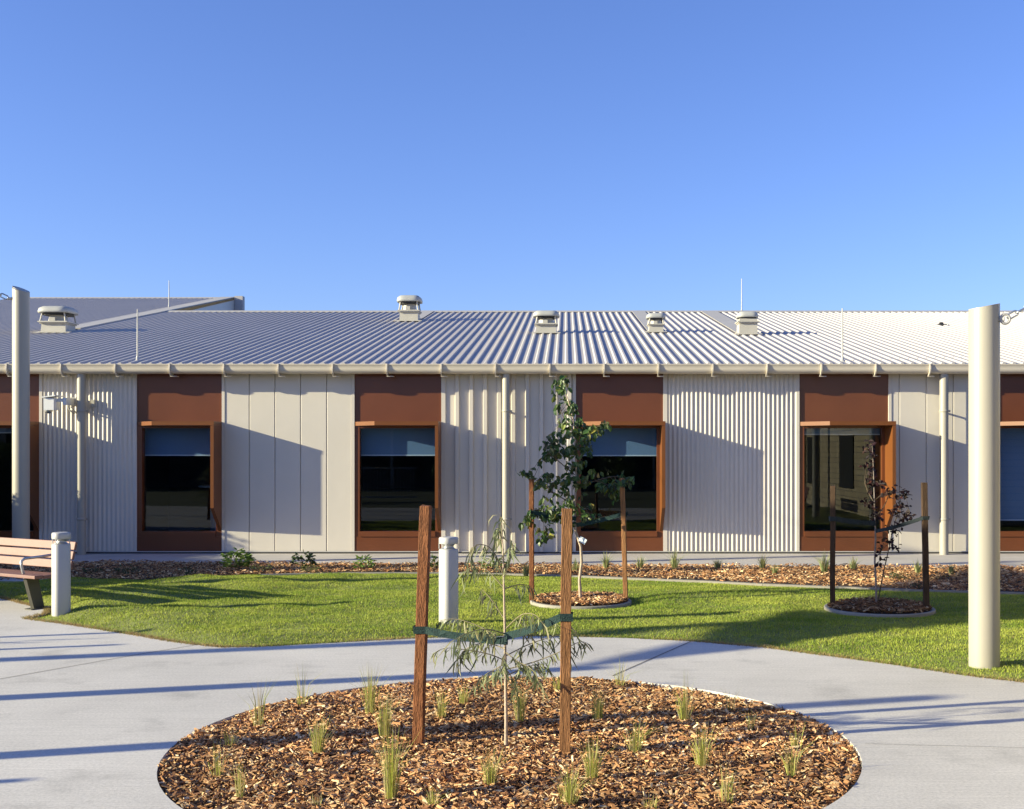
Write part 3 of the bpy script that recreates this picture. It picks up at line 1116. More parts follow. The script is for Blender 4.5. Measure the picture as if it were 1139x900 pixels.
pr_ = post((3.457, 9.595), .1235, 2.985, .024, 'thick cream post standing in the lawn at the right edge, chain at its top')
pl_ = post((-8.23, 17.5), .122, 4.22, -.05, 'tall slim-looking cream post behind the bench at the left edge')
ra = Vector((3.457 + .105, 9.52, 2.87))
m = MB()
m.tube([(ra.x - .03, ra.y + .02, ra.z), (ra.x + .03, ra.y - .01, ra.z)], .022, 10)
m.tube([ra + Vector((.035 + .038 * math.cos(2 * math.pi * k / 16), -.012, .038 * math.sin(2 * math.pi * k / 16))) for k in range(17)], .011, 8, 0, False)
m.build('eye_bolt', M['white'], pr_)
re = Vector((4.62, 9.35, 3.42))
chain(ra + Vector((.05, -.01, .01)), re, 'galvanised chain leading up to the right from the thick post', 1.25)
la_ = Vector((-8.34, 17.42, 4.07))
m = MB()
m.tube([(la_.x + .02, la_.y + .05, la_.z), (la_.x - .05, la_.y, la_.z)], .02, 8)
m.build('eye_bolt', M['galv'], pl_)
le = Vector((-9.6, 17.2, 4.62))
chain(la_ + Vector((-.04, 0, 0)), le, 'chain leading up to the left from the post behind the bench', 1.7)
post((-14.6, 14.3), .11, 5.9, .05, 'cream sail post out of view to the left')
m = MB()
m.tube([le, (-12, 15.9, 5.2), (-14.5, 14.3, 5.7)], .008, 6)
tag(m.build('sail_cable', M['galv'], None, le), 'steel wire running left from the chain of the post behind the bench', 'cable')

SB, SC_, SA = Vector((-9.0, 7.09, 2.56)), Vector((-12.0, 8.0, 5.6)), Vector((-13.0, 13.0, 5.7))


def sail(a, b, c, label, sag=.10):
    n = 14
    vs, fs, ix = [], [], {}
    cen = (a + b + c) / 3
    for i in range(n + 1):
        for jn in range(n + 1 - i):
            u, v = i / n, jn / n
            w = 1 - u - v
            p = a * w + b * u + c * v
            # concave edges
            pull = 0
            for (s, t, o) in ((w, u, v), (u, v, w), (v, w, u)):
                pull += 4 * s * t * max(0, 1 - o * 3)
            p = p + (cen - p) * (sag * pull)
            ix[i, jn] = len(vs)
            vs.append(p)
    for i in range(n):
        for jn in range(n - i):
            fs.append((ix[i, jn], ix[i + 1, jn], ix[i, jn + 1]))
            if jn < n - i - 1: fs.append((ix[i + 1, jn], ix[i + 1, jn + 1], ix[i, jn + 1]))
    m = MB().add(vs, fs, 0, None, True)
    o = m.build('shade_sail', M['sail'], None, a)
    sol = o.modifiers.new('thick', 'SOLIDIFY')
    sol.thickness = .006
    tag(o, label, 'shade sail', 'triangular shade sails')


sail(SB, SC_, SA, 'dark triangular shade sail left of the view, casting the wedge of shade on the lawn')
post((-9.08, 7.07), .10, 2.66, .03, 'short cream sail post left of the view')
post((-12.1, 7.98), .11, 5.7, .03, 'tall cream sail post left of the view')
post((-13.1, 13.0), .11, 5.8, .03, 'tall cream sail post left of the view near the hedge')
q = G(90, 835)
post((q.x - 4.6, q.y - 4.6 * .268), .09, 2.9, .03, 'cream sail post left of the view closest to the camera')
sail(re, Vector((7.2, 12.4, 3.0)), Vector((7.2, 4.4, 4.2)), 'dark triangular shade sail right of the view, fixed to the thick post by a chain')
post((7.25, 12.5), .11, 3.1, .03, 'cream sail post right of the view')
post((7.25, 4.3), .11, 4.3, .03, 'cream sail post right of the view by the brick building')
post((6.6, 9.2), .10, 2.6, .03, 'white post right of the view mirrored in a window')


# ------------------------------------------------------------------ bollards
def bollard(x, y, label):
    e = empty('bollard_light', (x, y, 0), label, 'bollard', 'white bollard lights on the lawn')
    R = .092
    rot = math.radians(38)
    MB().lathe((x, y, 0), [(R, -.02), (R, .775), (R - .006, .785), (R - .03, .79)], 48, 0, 2.7, rot).build('body', M['white'], e)
    MB().lathe((x, y, 0), [(R - .03, .835), (R - .002, .84), (R, .845), (R, .895), (R - .006, .905), (R - .03, .91)], 48, 0, 2.7, rot).build('cap', M['white'], e)
    m = MB()
    m.lathe((x, y, 0), [(.074, .786), (.05, .806), (.05, .818), (.074, .84)], 24)
    m.build('reflector_cone', M['galv'], e)
    m = MB()
    for k in range(4):
        th = rot + math.pi / 4 + k * math.pi / 2
        m.tube([(x + .098 * math.cos(th), y + .098 * math.sin(th), .788), (x + .098 * math.cos(th), y + .098 * math.sin(th), .842)], .006, 6)
    m.build('corner_rod', M['silver'], e)


b1, b2 = G(68, 686), G(499, 696.5)
bollard(b1.x, b1.y, 'white bollard light beside the timber bench')
bollard(b2.x, b2.y, 'white bollard light at the lawn edge behind the left front stake')

# ------------------------------------------------------------------ bench
U = Vector((.866, -.5, 0))          # along the seat, towards its right end
Nf = Vector((-.5, -.866, 0))        # the way it faces
ZU = Vector((0, 0, 1))
O = Vector((-5.60, 13.17, 0))       # right end, line of the backrest
e = empty('bench', O - U * .9, 'timber slat bench with grey metal arms at the left edge', 'bench')
LEN = 1.95


def slat(name, up, fw, h, t, tilt):
    m = MB()
    c = O - U * (LEN / 2) + ZU * up + Nf * fw
    az = (ZU * math.cos(tilt) - Nf * math.sin(tilt)).normalized()
    ay = U.cross(az)
    hx, hy, hz = LEN / 2, t / 2, h / 2
    m.obox(c, U, ay, az, hx, hy, hz)
    o = m.build(name, M['timber'], e)
    bv = o.modifiers.new('bevel', 'BEVEL')
    bv.width = .006
    bv.segments = 2
    return o


tl = math.radians(14)
slat('back_slat', .700, -.035, .095, .03, tl)
slat('back_slat', .595, -.008, .095, .03, tl)
slat('back_slat', .490, .018, .095, .03, tl)
for i in range(4):
    slat('seat_slat', .385 + i * .003, .10 + i * .115, .03, .105, 0.0) if False else None
for i in range(4):
    m = MB()
    c = O - U * (LEN / 2) + ZU * (.372 + .006 * i) + Nf * (.10 + i * .112)
    m.obox(c, U, Nf, ZU, LEN / 2, .052, .018)
    o = m.build('seat_slat', M['timber'], e)
    bv = o.modifiers.new('bevel', 'BEVEL')
    bv.width = .006
    bv.segments = 2
for d in (.30, LEN - .30):
    c = O - U * d
    m = MB()
    # leaning plate leg
    pts_ = [c + Nf * .40 + ZU * .352, c + Nf * .25 + ZU * .352, c + Nf * .17 + ZU * .0, c + Nf * .30 + ZU * .0]
    m.prism([p - U * .03 for p in pts_], U * .06)
    m.prism([c + Nf * .36 - U * .06, c + Nf * .08 - U * .06, c + Nf * .08 + U * .06, c + Nf * .36 + U * .06], ZU * .012)
    m.build('leg', M['olive'], e)
    m = MB()
    m.prism([p - U * .02 for p in (c + Nf * .0 + ZU * .35, c + Nf * .05 + ZU * .35, c - Nf * .05 + ZU * .74, c - Nf * .08 + ZU * .74)], U * .04)
    m.build('back_bracket', M['olive'], e)
    m = MB()
    m.tube([c + Nf * .40 + ZU * .36, c + Nf * .44 + ZU * .50, c + Nf * .44 + ZU * .555, c + Nf * .40 + ZU * .58, c + Nf * .2 + ZU * .585, c - Nf * .02 + ZU * .60], .017, 8)
    m.build('armrest', M['silver'], e)


bench_copy = e.copy()
COL.objects.link(bench_copy)
bench_copy.location = (6.7, 6.6, 0)
bench_copy.rotation_euler = (0, 0, math.radians(-60))
bench_copy['label'] = 'timber bench right of the view in front of the brick building'
for ch in e.children:
    d = ch.copy()
    COL.objects.link(d)
    d.parent = bench_copy
e['group'] = bench_copy['group'] = 'timber benches'


# ------------------------------------------------------------------ stakes, ties
def stake(px, pyb, pxt, pyt, w, label, m='stake', z=0.0, sy=0.0):
    b = G(px, pyb, z)
    t = P(pxt, pyt, b.y + sy)
    ax = (t - b)
    L_ = ax.length
    az = ax.normalized()
    rot = random.uniform(-.35, .15)
    x0 = Vector((math.cos(rot), math.sin(rot), 0))
    x0 = (x0 - az * x0.dot(az)).normalized()
    y0 = az.cross(x0)
    mb = MB()
    n = 8
    vs = []
    for i in range(n + 1):
        k = -.12 + (L_ + .12) * i / n
        j = random.uniform(-.0018, .0018)
        for sx, sy_ in ((-1, -1), (1, -1), (1, 1), (-1, 1)):
            tp = random.uniform(-.006, .004) if i == n else 0
            vs.append(b + az * (k + tp) + x0 * (sx * w / 2 + j) + y0 * (sy_ * w / 2 + j))
    fs = [(3, 2, 1, 0), (4 * n, 4 * n + 1, 4 * n + 2, 4 * n + 3)]
    for i in range(n):
        for q in range(4):
            fs.append((4 * i + q, 4 * i + (q + 1) % 4, 4 * i + 4 + (q + 1) % 4, 4 * i + 4 + q))
    mb.add(vs, fs)
    o = mb.build('tree_stake', M[m], None, b)
    bv = o.modifiers.new('bevel', 'BEVEL')
    bv.width = .003
    bv.segments = 1
    return tag(o, label, 'stake', 'timber tree stakes')


ZM = MZ + .02
s1 = stake(465, 826, 473.5, 562, .064, 'reddish timber stake on the left of the round bed, leaning slightly right', z=ZM)
s2 = stake(628, 839, 631, 565, .064, 'tan timber stake on the right in the round bed, standing in front', 'staketan', z=ZM)
s3 = stake(591.5, 669, 591, 533, .054, 'timber stake left of the green-leaved lawn tree')
s4 = stake(696, 669.5, 692, 532, .052, 'timber stake right of the green-leaved lawn tree, leaning left', 'staketan')
s5 = stake(926, 675, 926.5, 540, .056, 'dark weathered stake left of the purple-leaved sapling', 'stakedark')
s6 = stake(1030.5, 680, 1028, 537, .060, 'dark weathered stake right of the purple-leaved sapling', 'stakedark')


def tie(pts, w, label, m='tie', cat='tree tie'):
    """webbing strap: a flat band through pts, looped round the first"""
    mb = MB()
    n = len(pts)
    vs, fs = [], []
    for i, p in enumerate(pts):
        t = (pts[min(i + 1, n - 1)] - pts[max(i - 1, 0)]).normalized()
        s = t.cross(Vector((0, 0, 1)))
        if s.length < .1: s = Vector((0, 1, 0))
        s.normalize()
        up = s.cross(t).normalized()
        tw = random.uniform(-.25, .25)
        up2 = up * math.cos(tw) + s * math.sin(tw)
        s2_ = s * math.cos(tw) - up * math.sin(tw)
        for a, b in ((-1, -1), (1, -1), (1, 1), (-1, 1)):
            vs.append(p + up2 * (a * w / 2) + s2_ * (b * .002))
    for i in range(n - 1):
        for q in range(4):
            fs.append((4 * i + q, 4 * i + (q + 1) % 4, 4 * i + 4 + (q + 1) % 4, 4 * i + 4 + q))
    mb.add(vs, fs, 0, None, False)
    o = mb.build('tree_tie', M[m], None, pts[0])
    return tag(o, label, cat, 'webbing straps tying trees to stakes')


def strap(sk_, w_, a, b, nseg=7, sag=.012):
    """loop round a stake at a (half width w_) and on to b"""
    d = (b - a)
    h = w_ / 2 + .006
    sg = 1 if d.x > 0 else -1
    pts = [a + Vector((sg * h, h, 0)), a + Vector((-sg * h, h, .0)), a + Vector((-sg * h, -h, 0)), a + Vector((sg * h, -h, .0))]
    s = pts[-1]
    for i in range(1, nseg + 1):
        k = i / nseg
        pts.append(s + (b - s) * k - Vector((0, 0, sag * 4 * k * (1 - k))))
    return pts


YS = G(563, 833, ZM).y
tie(strap(s1, .064, P(467.5, 700, G(465, 826, ZM).y), P(565, 713, YS - .02)), .046, 'green strap from the left front stake to the weeping sapling')
tie(strap(s2, .064, P(630, 686, G(628, 839, ZM).y), P(561, 708, YS - .015)), .046, 'green strap from the right front stake to the weeping sapling')
Y1 = G(646, 668).y
tie(strap(s3, .06, P(591, 570, G(591.5, 669).y), P(641, 577, Y1 - .02)), .05, 'dark green strap from the left stake to the green-leaved lawn tree')
tie(strap(s4, .06, P(694, 572, G(695.5, 669).y), P(641, 584, Y1 - .03)), .05, 'dark green strap from the right stake to the green-leaved lawn tree')
Y2 = G(975, 675).y
tie(strap(s5, .056, P(926, 577, G(926, 675).y), P(974, 582, Y2 - .02)), .055, 'black strap from the left stake to the purple-leaved sapling', 'tiedark')
tie(strap(s6, .06, P(1029, 576, G(1030.5, 680).y), P(974, 591, Y2 - .03)), .04, 'black strap from the right stake to the purple-leaved sapling', 'tiedark')


# ------------------------------------------------------------------ trees
def smooth(pts, k=4):
    out = []
    n = len(pts)
    for i in range(n - 1):
        p0, p1, p2, p3 = pts[max(i - 1, 0)], pts[i], pts[i + 1], pts[min(i + 2, n - 1)]
        for j in range(k):
            t = j / k
            out.append(.5 * ((2 * p1) + (p2 - p0) * t + (2 * p0 - 5 * p1 + 4 * p2 - p3) * t * t + (3 * p1 - p0 - 3 * p2 + p3) * t ** 3))
    out.append(pts[-1])
    return out


def leaf_ovate(m, base, d, up, L_, W_, col):
    d = d.normalized()
    s = d.cross(up)
    if s.length < .05: s = d.cross(Vector((1, 0, 0)))
    s.normalize()
    n = s.cross(d)
    c = n * (L_ * .10)
    vs = [base, base + d * L_ * .35 + s * W_ / 2 + c, base + d * L_ * .75 + s * W_ * .36 + c * .6, base + d * L_ - c * 1.2,
          base + d * L_ * .75 - s * W_ * .36 + c * .6, base + d * L_ * .35 - s * W_ / 2 + c, base + d * L_ * .5 - c * .4]
    m.add(vs, [(0, 1, 6), (1, 2, 6), (2, 3, 6), (3, 4, 6), (4, 5, 6), (5, 0, 6)], 0, col, False)


def mix(a, b, t): return tuple(a[i] * (1 - t) + b[i] * t for i in range(3))


def rv_(s): return Vector((random.gauss(0, s), random.gauss(0, s), random.gauss(0, s)))


def lawn_tree(trunk_px, tr, Y, branches, clusters, pal, leafL, label, leafmat, barkmat, droop=.7, dens=1.75):
    b = P(trunk_px[0][0], trunk_px[0][1], Y)
    b.z = 0
    e = empty('young_tree', b, label, 'tree', 'young staked trees')
    m = MB()
    tp = [P(px, py, Y + random.uniform(-.02, .02)) for px, py in trunk_px]
    tp[0].z = -.03
    m.tube(tp, tr, 8)
    twigs = []
    for br in branches:
        dy = random.uniform(-.28, .28)
        n = len(br)
        pts = [P(px, py, Y + dy * i / (n - 1)) for i, (px, py) in enumerate(br)]
        pts = smooth(pts)
        n = len(pts)
        m.tube(pts, [.008 - .005 * i / (n - 1) for i in range(n)], 6, 1)
        twigs += pts[1:]
    lf_ = MB()
    for (cx, cy, rx, ry, n) in clusters:
        dyc = random.uniform(-.12, .12)
        for k in range(int(n * dens) // 5 + 1):
            # a twig with about five leaves
            a = random.uniform(0, 2 * math.pi)
            r = math.sqrt(random.random())
            q = P(cx + rx * r * math.cos(a), cy + ry * r * math.sin(a), Y + dyc + random.gauss(0, .13))
            near = min(tp[1:] + twigs, key=lambda t: (t - q).length)
            mid = near + (q - near) * .5 + Vector((0, 0, .03))
            m.tube([near, mid, q], [.003, .0022, .0015], 4, 1, False)
            for l in range(5):
                bp = mid + (q - mid) * random.uniform(.2, 1.05) + rv_(.022)
                d = Vector((random.gauss(0, .6), random.gauss(0, .6), -droop + random.gauss(0, .35)))
                if d.length < .1: d = Vector((0, 0, -1))
                u = Vector((random.gauss(0, .6), random.gauss(0, .6) - .5, .7))
                L_ = leafL * random.uniform(.7, 1.25)
                c = mix(pal[0], pal[1], random.random() ** 1.4)
                if random.random() < pal[3]: c = pal[2]
                lf_.add([], [])
                leaf_ovate(lf_, bp, d, u, L_, L_ * random.uniform(.5, .68), tuple(x * random.uniform(.8, 1.2) for x in c))
    m.build('trunk', [M[barkmat], M['twigdark']], e)
    lf_.build('crown', M[leafmat], e)
    return e


t1 = lawn_tree([(646, 668), (644.5, 645), (647, 625), (646, 608), (640, 590), (639, 565), (641, 535), (640, 500), (638, 468), (632, 445), (625, 424)],
               [.021, .018, .017, .016, .015, .014, .012, .010, .008, .006, .003], Y1,
               [[(640, 500), (655, 485), (668, 472)], [(640, 545), (662, 535), (688, 546)], [(662, 535), (684, 530), (702, 535)],
                [(639, 528), (620, 512), (606, 500)], [(639, 562), (618, 550), (606, 545)], [(618, 550), (598, 535), (582, 526)],
                [(640, 585), (610, 570), (590, 575), (600, 598)], [(640, 480), (630, 470), (624, 458)], [(641, 575), (652, 570), (660, 573)]],
               [(624, 428, 10, 9, 26), (630, 453, 11, 11, 32), (637, 472, 14, 10, 36), (625, 490, 18, 12, 46), (612, 503, 14, 12, 40),
                (668, 473, 10, 8, 28), (655, 490, 12, 12, 30), (641, 510, 18, 14, 52), (648, 530, 16, 12, 36), (608, 532, 12, 10, 30), (628, 540, 16, 12, 40),
                (675, 540, 14, 9, 36), (685, 549, 6, 6, 12), (695, 533, 11, 6, 18), (583, 527, 6, 7, 14), (620, 560, 16, 12, 36), (645, 558, 12, 10, 18),
                (604, 570, 16, 9, 26), (592, 580, 12, 8, 24), (604, 596, 7, 9, 20), (628, 580, 10, 9, 18), (656, 573, 8, 7, 14)],
               [(.034, .070, .018), (.095, .145, .036), (.19, .20, .05), .12], .078,
               'young green-leaved tree with rounded leaves staked on the lawn', 'leaf', 'bark')
t2 = lawn_tree([(975, 674), (974.5, 650), (973, 625), (974, 600), (973, 570), (972, 535), (971, 510), (970, 494)],
               [.013, .0115, .011, .010, .008, .006, .004, .002], Y2,
               [[(976, 672), (982, 640), (987, 618), (993, 590), (1000, 565), (1003, 548)], [(993, 590), (1003, 578), (1012, 570)], [(973, 560), (966, 548), (962, 538)],
                [(973, 620), (979, 615), (982, 608)], [(974, 575), (984, 562), (990, 545)]],
               [(970, 502, 6, 8, 26), (968, 520, 8, 10, 40), (972, 540, 10, 10, 45), (970, 562, 9, 10, 36), (974, 580, 7, 7, 16), (990, 545, 8, 6, 24), (1003, 550, 9, 8, 36),
                (1000, 568, 12, 9, 46), (1010, 574, 7, 6, 20), (996, 588, 9, 8, 34), (991, 606, 6, 7, 24), (980, 612, 4, 5, 8), (977, 625, 3, 4, 6)],
               [(.012, .006, .008), (.030, .011, .013), (.07, .03, .02), .08], .058,
               'small dark purple-leaved sapling with two stems staked on the lawn', 'leafdark', 'barkdark', droop=.1, dens=.95)


def weeping(base, label, branches, trunk, Ys, group='young staked trees'):
    e = empty('weeping_sapling', base, label, 'sapling', group)
    m, lf_ = MB(), MB()
    tp = [P(px, py, Ys) for px, py in trunk]
    n = len(tp)
    m.tube(tp, [.012 - .009 * i / (n - 1) for i in range(n)], 8)
    for bi, (br, dy, dens) in enumerate(branches):
        k = len(br)
        pts = [P(px, py, Ys + dy * i / (k - 1)) for i, (px, py) in enumerate(br)]
        pts = smooth(pts)
        k = len(pts)
        m.tube(pts, [.0042 - .003 * i / (k - 1) for i in range(k)], 5, 1, False)
        for i in range(k - 1):
            seg = pts[i + 1] - pts[i]
            q = int(seg.length * dens * 1.35 + random.random())
            for j_ in range(q):
                if i < 2: continue
                p = pts[i] + seg * ((j_ + random.random()) / q)
                L_ = random.uniform(.05, .15)
                d = Vector((random.gauss(0, .28), random.gauss(0, .28), -1)) + seg.normalized() * random.uniform(-.05, .28)
                d.normalize()
                s = d.cross(Vector((random.gauss(0, .6), 1, random.gauss(0, .6)))).normalized()
                w = random.uniform(.0065, .0115)
                cv = Vector((random.gauss(0, .2), random.gauss(0, .2), 0)) * L_
                # a leaf that starts outwards and then hangs
                o_ = (seg.normalized() * .5 + Vector((random.gauss(0, .5), random.gauss(0, .5), .2))) * (L_ * .22)
                a0, a1, a2, a3 = p, p + o_ + d * L_ * .25, p + o_ * 1.3 + d * L_ * .65 + cv * .3, p + o_ * 1.2 + d * L_ + cv
                c = mix((.12, .155, .07), (.27, .29, .15), random.random())
                if random.random() < .15: c = (.30, .28, .15)
                lf_.add([a0, a1 - s * w / 2, a1 + s * w / 2, a2 - s * w * .45, a2 + s * w * .45, a3], [(0, 1, 2), (1, 3, 4, 2), (3, 5, 4)], 0, c)
    m.build('trunk', [M['bark'], M['twig']], e)
    lf_.build('foliage', M['leafdull'], e)
    return e


WB = [([(562, 735), (545, 728), (520, 723), (495, 721), (481, 728)], -.10, 46), ([(562, 716), (540, 700), (510, 689), (489, 690)], .15, 80),
      ([(562, 705), (540, 700), (520, 704), (505, 712)], -.18, 95), ([(561, 655), (540, 633), (522, 632), (514, 645)], .10, 70),
      ([(560, 640), (548, 612), (530, 606), (521, 622)], -.12, 80), ([(560, 612), (554, 588), (549, 596)], .05, 110), ([(559, 600), (557, 580), (556, 572)], .0, 110),
      ([(560, 640), (566, 620), (568, 600)], -.08, 80), ([(561, 655), (578, 650), (590, 652)], .12, 60), ([(562, 690), (545, 665), (535, 655)], .1, 70),
      ([(562, 730), (590, 716), (620, 707), (641, 702)], .18, 62), ([(562, 745), (595, 736), (625, 724), (645, 714), (656, 717)], -.12, 62),
      ([(563, 752), (585, 742), (608, 738)], .2, 85), ([(562, 700), (580, 684), (595, 684), (604, 694)], -.2, 70),
      ([(562, 738), (550, 745), (538, 752), (530, 764)], .12, 80), ([(562, 725), (575, 735), (592, 745), (600, 760)], -.22, 80), ([(563, 745), (570, 755), (575, 772)], .15, 60),
      ([(562, 722), (540, 715), (518, 722), (508, 735)], .25, 85), ([(562, 710), (590, 700), (612, 692), (628, 690)], .05, 62), ([(562, 718), (560, 735), (552, 748)], -.2, 80)]
WT = [(563, 834), (563, 800), (562.5, 760), (561.5, 700), (560.5, 650), (559.5, 610), (558, 578)]
bs = G(563, 833, ZM)
w1 = weeping(bs, 'thin weeping sapling with hanging narrow leaves in the round mulch bed', WB, WT, YS)


def copy_tree(o, loc, label):
    c = o.copy()
    COL.objects.link(c)
    c.location = loc
    c['label'] = label
    for ch in o.children:
        d = ch.copy()
        COL.objects.link(d)
        d.parent = c
    return c


copy_tree(w1, (-9.25, 9.75, 0), 'thin weeping sapling left of the view')
for dx, dy, lb_ in ((-.02, -.42, 'near'), (.08, .38, 'far')):
    c = s1.copy()
    COL.objects.link(c)
    c.location = (-9.25 + dx, 9.75 + dy, 0)
    c['label'] = 'timber stake left of the view on the %s side of a weeping sapling' % lb_
c = s1.copy()
COL.objects.link(c)
c.location = (-8.1, 4.95, 0)
c['label'] = 'lone timber stake left of the view beside the path'

# plant tag on the lawn tree
q = P(648, 601, Y1 - .06)
m = MB()
ax_ = Vector((.8, -.2, -.45)).normalized()
ay_ = Vector((.2, .97, 0)).normalized()
az_ = ax_.cross(ay_).normalized()
m.obox(q, ax_, ay_, az_, .045, .003, .032)
m.tube([q - ax_ * .045, q - ax_ * .06 + Vector((-.03, .04, .03)), P(643, 596, Y1)], .0025, 5)
tag(m.build('plant_tag', M['tagp'], None, q), 'pale printed plant tag hanging on the trunk of the green-leaved lawn tree', 'tag')


# ------------------------------------------------------------------ grass tufts
def tuft(px, py, hpx, label, n=46, spread=.5, z=ZM, straw=.35, group='grass tufts in the round mulch bed', wid=.0034, green=((.30, .34, .065), (.48, .47, .13))):
    b = G(px, py, z)
    h = hpx / F * b.y * 1.26
    m = MB()
    for k in range(int(n * 1.7)):
        a = random.uniform(0, 2 * math.pi)
        rr = random.uniform(0, .032)
        p = b + Vector((rr * math.cos(a), rr * math.sin(a), -.01))
        L_ = h * random.uniform(.45, 1.02)
        ln = random.random() ** 1.5 * spread * L_ * (.95 if random.random() < .85 else 1.3)
        o = Vector((math.cos(a), math.sin(a), 0))
        p1 = p + o * ln * .25 + ZU * L_ * .5
        p2 = p + o * ln * 1.0 + ZU * (L_ - ln * .3)
        s = Vector((-math.sin(a + .6), math.cos(a + .6), 0)) * wid / 2
        c = mix(green[0], green[1], random.random())
        if random.random() < straw: c = mix((.42, .36, .17), (.5, .42, .22), random.random())
        m.add([p - s, p + s, p1 - s * .9, p1 + s * .9, p2], [(0, 1, 3, 2), (2, 3, 4)], 0, c)
    o = m.build('grass_tuft', M['tuft'], None, b)
    return tag(o, label, 'grass tuft', group)


TUFTS = [(288, 808, 50, 'thin tuft at the back left rim of the round bed', 16, .5), (335, 786, 44, 'sparse tuft with long bent blades on the back rim, second from the left', 14, .9),
         (354, 841, 43, 'bushy tuft standing alone in the left half of the round bed', 60, .45), (412, 795, 52, 'wispy tall tuft at the back of the line left of the reddish stake', 60, .6),
         (428, 821, 50, 'dense tuft in the middle of the line left of the reddish stake', 70, .4), (435, 889, 72, 'tallest yellow-green tuft, frontmost of the line left of the reddish stake', 90, .4),
         (491, 800, 32, 'small tuft just right of the reddish stake', 40, .4), (516, 784, 25, 'small pale tuft at the back between reddish stake and sapling', 30, .4),
         (546, 874, 40, 'leaning tuft in front of the sapling trunk', 50, .7), (481, 899, 26, 'low tuft at the bottom of the picture below the reddish stake', 26, .9),
         (354, 899, 20, 'tiny tuft at the bottom of the picture below the lone bushy tuft', 12, .8), (579, 803, 38, 'upright tuft right beside the sapling trunk', 55, .35),
         (621, 770, 22, 'short tuft at the back behind the tan stake', 24, .4), (665, 804, 38, 'upright tuft a little right of the tan stake', 55, .35),
         (690, 765, 33, 'tuft with long stray blades on the back rim by the path joint', 18, 1.1), (762, 803, 50, 'pale dry tuft with fanned blades at the back right', 40, .9),
         (707, 837, 38, 'V-shaped tuft in the shade right of the tan stake', 38, .9), (781, 853, 47, 'tall green tuft in the right half of the round bed', 45, .6),
         (658, 868, 46, 'pale tuft in front and to the right of the tan stake', 50, .6), (633, 897, 46, 'widest straggly tuft at the bottom in front of the tan stake', 60, 1.0),
         (808, 895, 44, 'slim bright green tuft at the bottom right', 24, .45), (812, 790, 30, 'thin dark tuft on the back rim, right of the pale dry tuft', 10, .6),
         (837, 813, 25, 'small thin tuft near the right back rim', 12, .5), (723, 899, 16, 'low tuft at the bottom between tan stake and right end', 16, .8),
         (886, 833, 28, 'small tuft near the right end, the further of two', 14, .5), (881, 863, 43, 'leaning green tuft near the right end, the nearer of two', 22, .8),
         (243, 863, 38, 'open tuft close to the left end of the round bed', 18, .9), (256, 831, 25, 'small tuft near the left end, behind the open one', 12, .8),
         (267, 887, 42, 'narrow tuft near the left end, in front of the open one', 16, .4)]
for px, py, hp, lab, n, sp in TUFTS:
    tuft(px, py, hp, 'grass ' + lab, n, sp)


# plants along the building
def shrub(px, py, hpx, label, n=60, pal=((.10, .18, .035), (.24, .33, .07)), wide=1.0):
    b = G(px, py, .02)
    h = hpx / F * b.y * 1.25
    n = int(n * 1.8)
    e = MB()
    for k in range(5):
        a = random.uniform(0, 2 * math.pi)
        e.tube([b, b + Vector((math.cos(a) * h * .35 * wide, math.sin(a) * h * .35, h * .7))], [.006, .003], 4, 0, False, (.12, .09, .04))
    for k in range(n):
        a = random.uniform(0, 2 * math.pi)
        r = math.sqrt(random.random()) * h * .62 * wide
        z = h * random.uniform(.15, 1.0) * (1 - .35 * (r / (h * .62 * wide)) ** 2)
        q = b + Vector((r * math.cos(a), r * math.sin(a), z))
        d = Vector((math.cos(a) + random.gauss(0, .5), math.sin(a) + random.gauss(0, .5), random.uniform(-.2, .9)))
        leaf_ovate(e, q, d, Vector((random.gauss(0, .4), random.gauss(0, .4), 1)), h * random.uniform(.22, .38), h * .17, mix(pal[0], pal[1], random.random()))
    o = e.build('young_shrub', M['leaf'], None, b)
    return tag(o, label, 'shrub', 'young shrubs in the mulch strip')


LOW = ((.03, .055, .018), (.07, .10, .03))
shrub(264, 634, 18, 'bright green shrub, largest in the strip, right of the maroon-silled window', 80)
shrub(338, 633, 15, 'dark upright little shrub in front of the flat wall panels', 50, ((.03, .06, .02), (.08, .12, .03)))
shrub(405, 634, 13, 'bright low shrub in front of the third window from the left', 50)
shrub(484, 633, 13, 'dark round shrub hidden behind the reddish stake and bollard', 55, ((.04, .08, .02), (.12, .17, .04)), 1.3)
shrub(548, 634, 12, 'green shrub behind the weeping sapling', 50, wide=1.4)
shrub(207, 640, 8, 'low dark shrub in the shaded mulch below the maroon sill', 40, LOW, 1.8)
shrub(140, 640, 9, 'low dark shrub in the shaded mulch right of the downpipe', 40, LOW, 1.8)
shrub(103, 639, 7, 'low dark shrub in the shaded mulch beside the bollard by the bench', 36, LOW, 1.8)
shrub(290, 636, 8, 'pale low shrub right of the largest green shrub', 40, ((.14, .17, .05), (.22, .24, .08)), 1.8)
shrub(345, 637, 7, 'yellowish flat shrub near the dark upright shrub', 40, ((.14, .16, .05), (.24, .24, .08)), 1.8)
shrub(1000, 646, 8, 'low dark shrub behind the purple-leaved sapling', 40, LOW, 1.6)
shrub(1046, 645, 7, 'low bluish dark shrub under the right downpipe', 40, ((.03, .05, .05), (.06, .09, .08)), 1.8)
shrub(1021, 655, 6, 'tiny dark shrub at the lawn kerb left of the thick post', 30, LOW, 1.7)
GS = 'grassy plants in the mulch strip'
SG = ((.17, .22, .08), (.33, .36, .16))
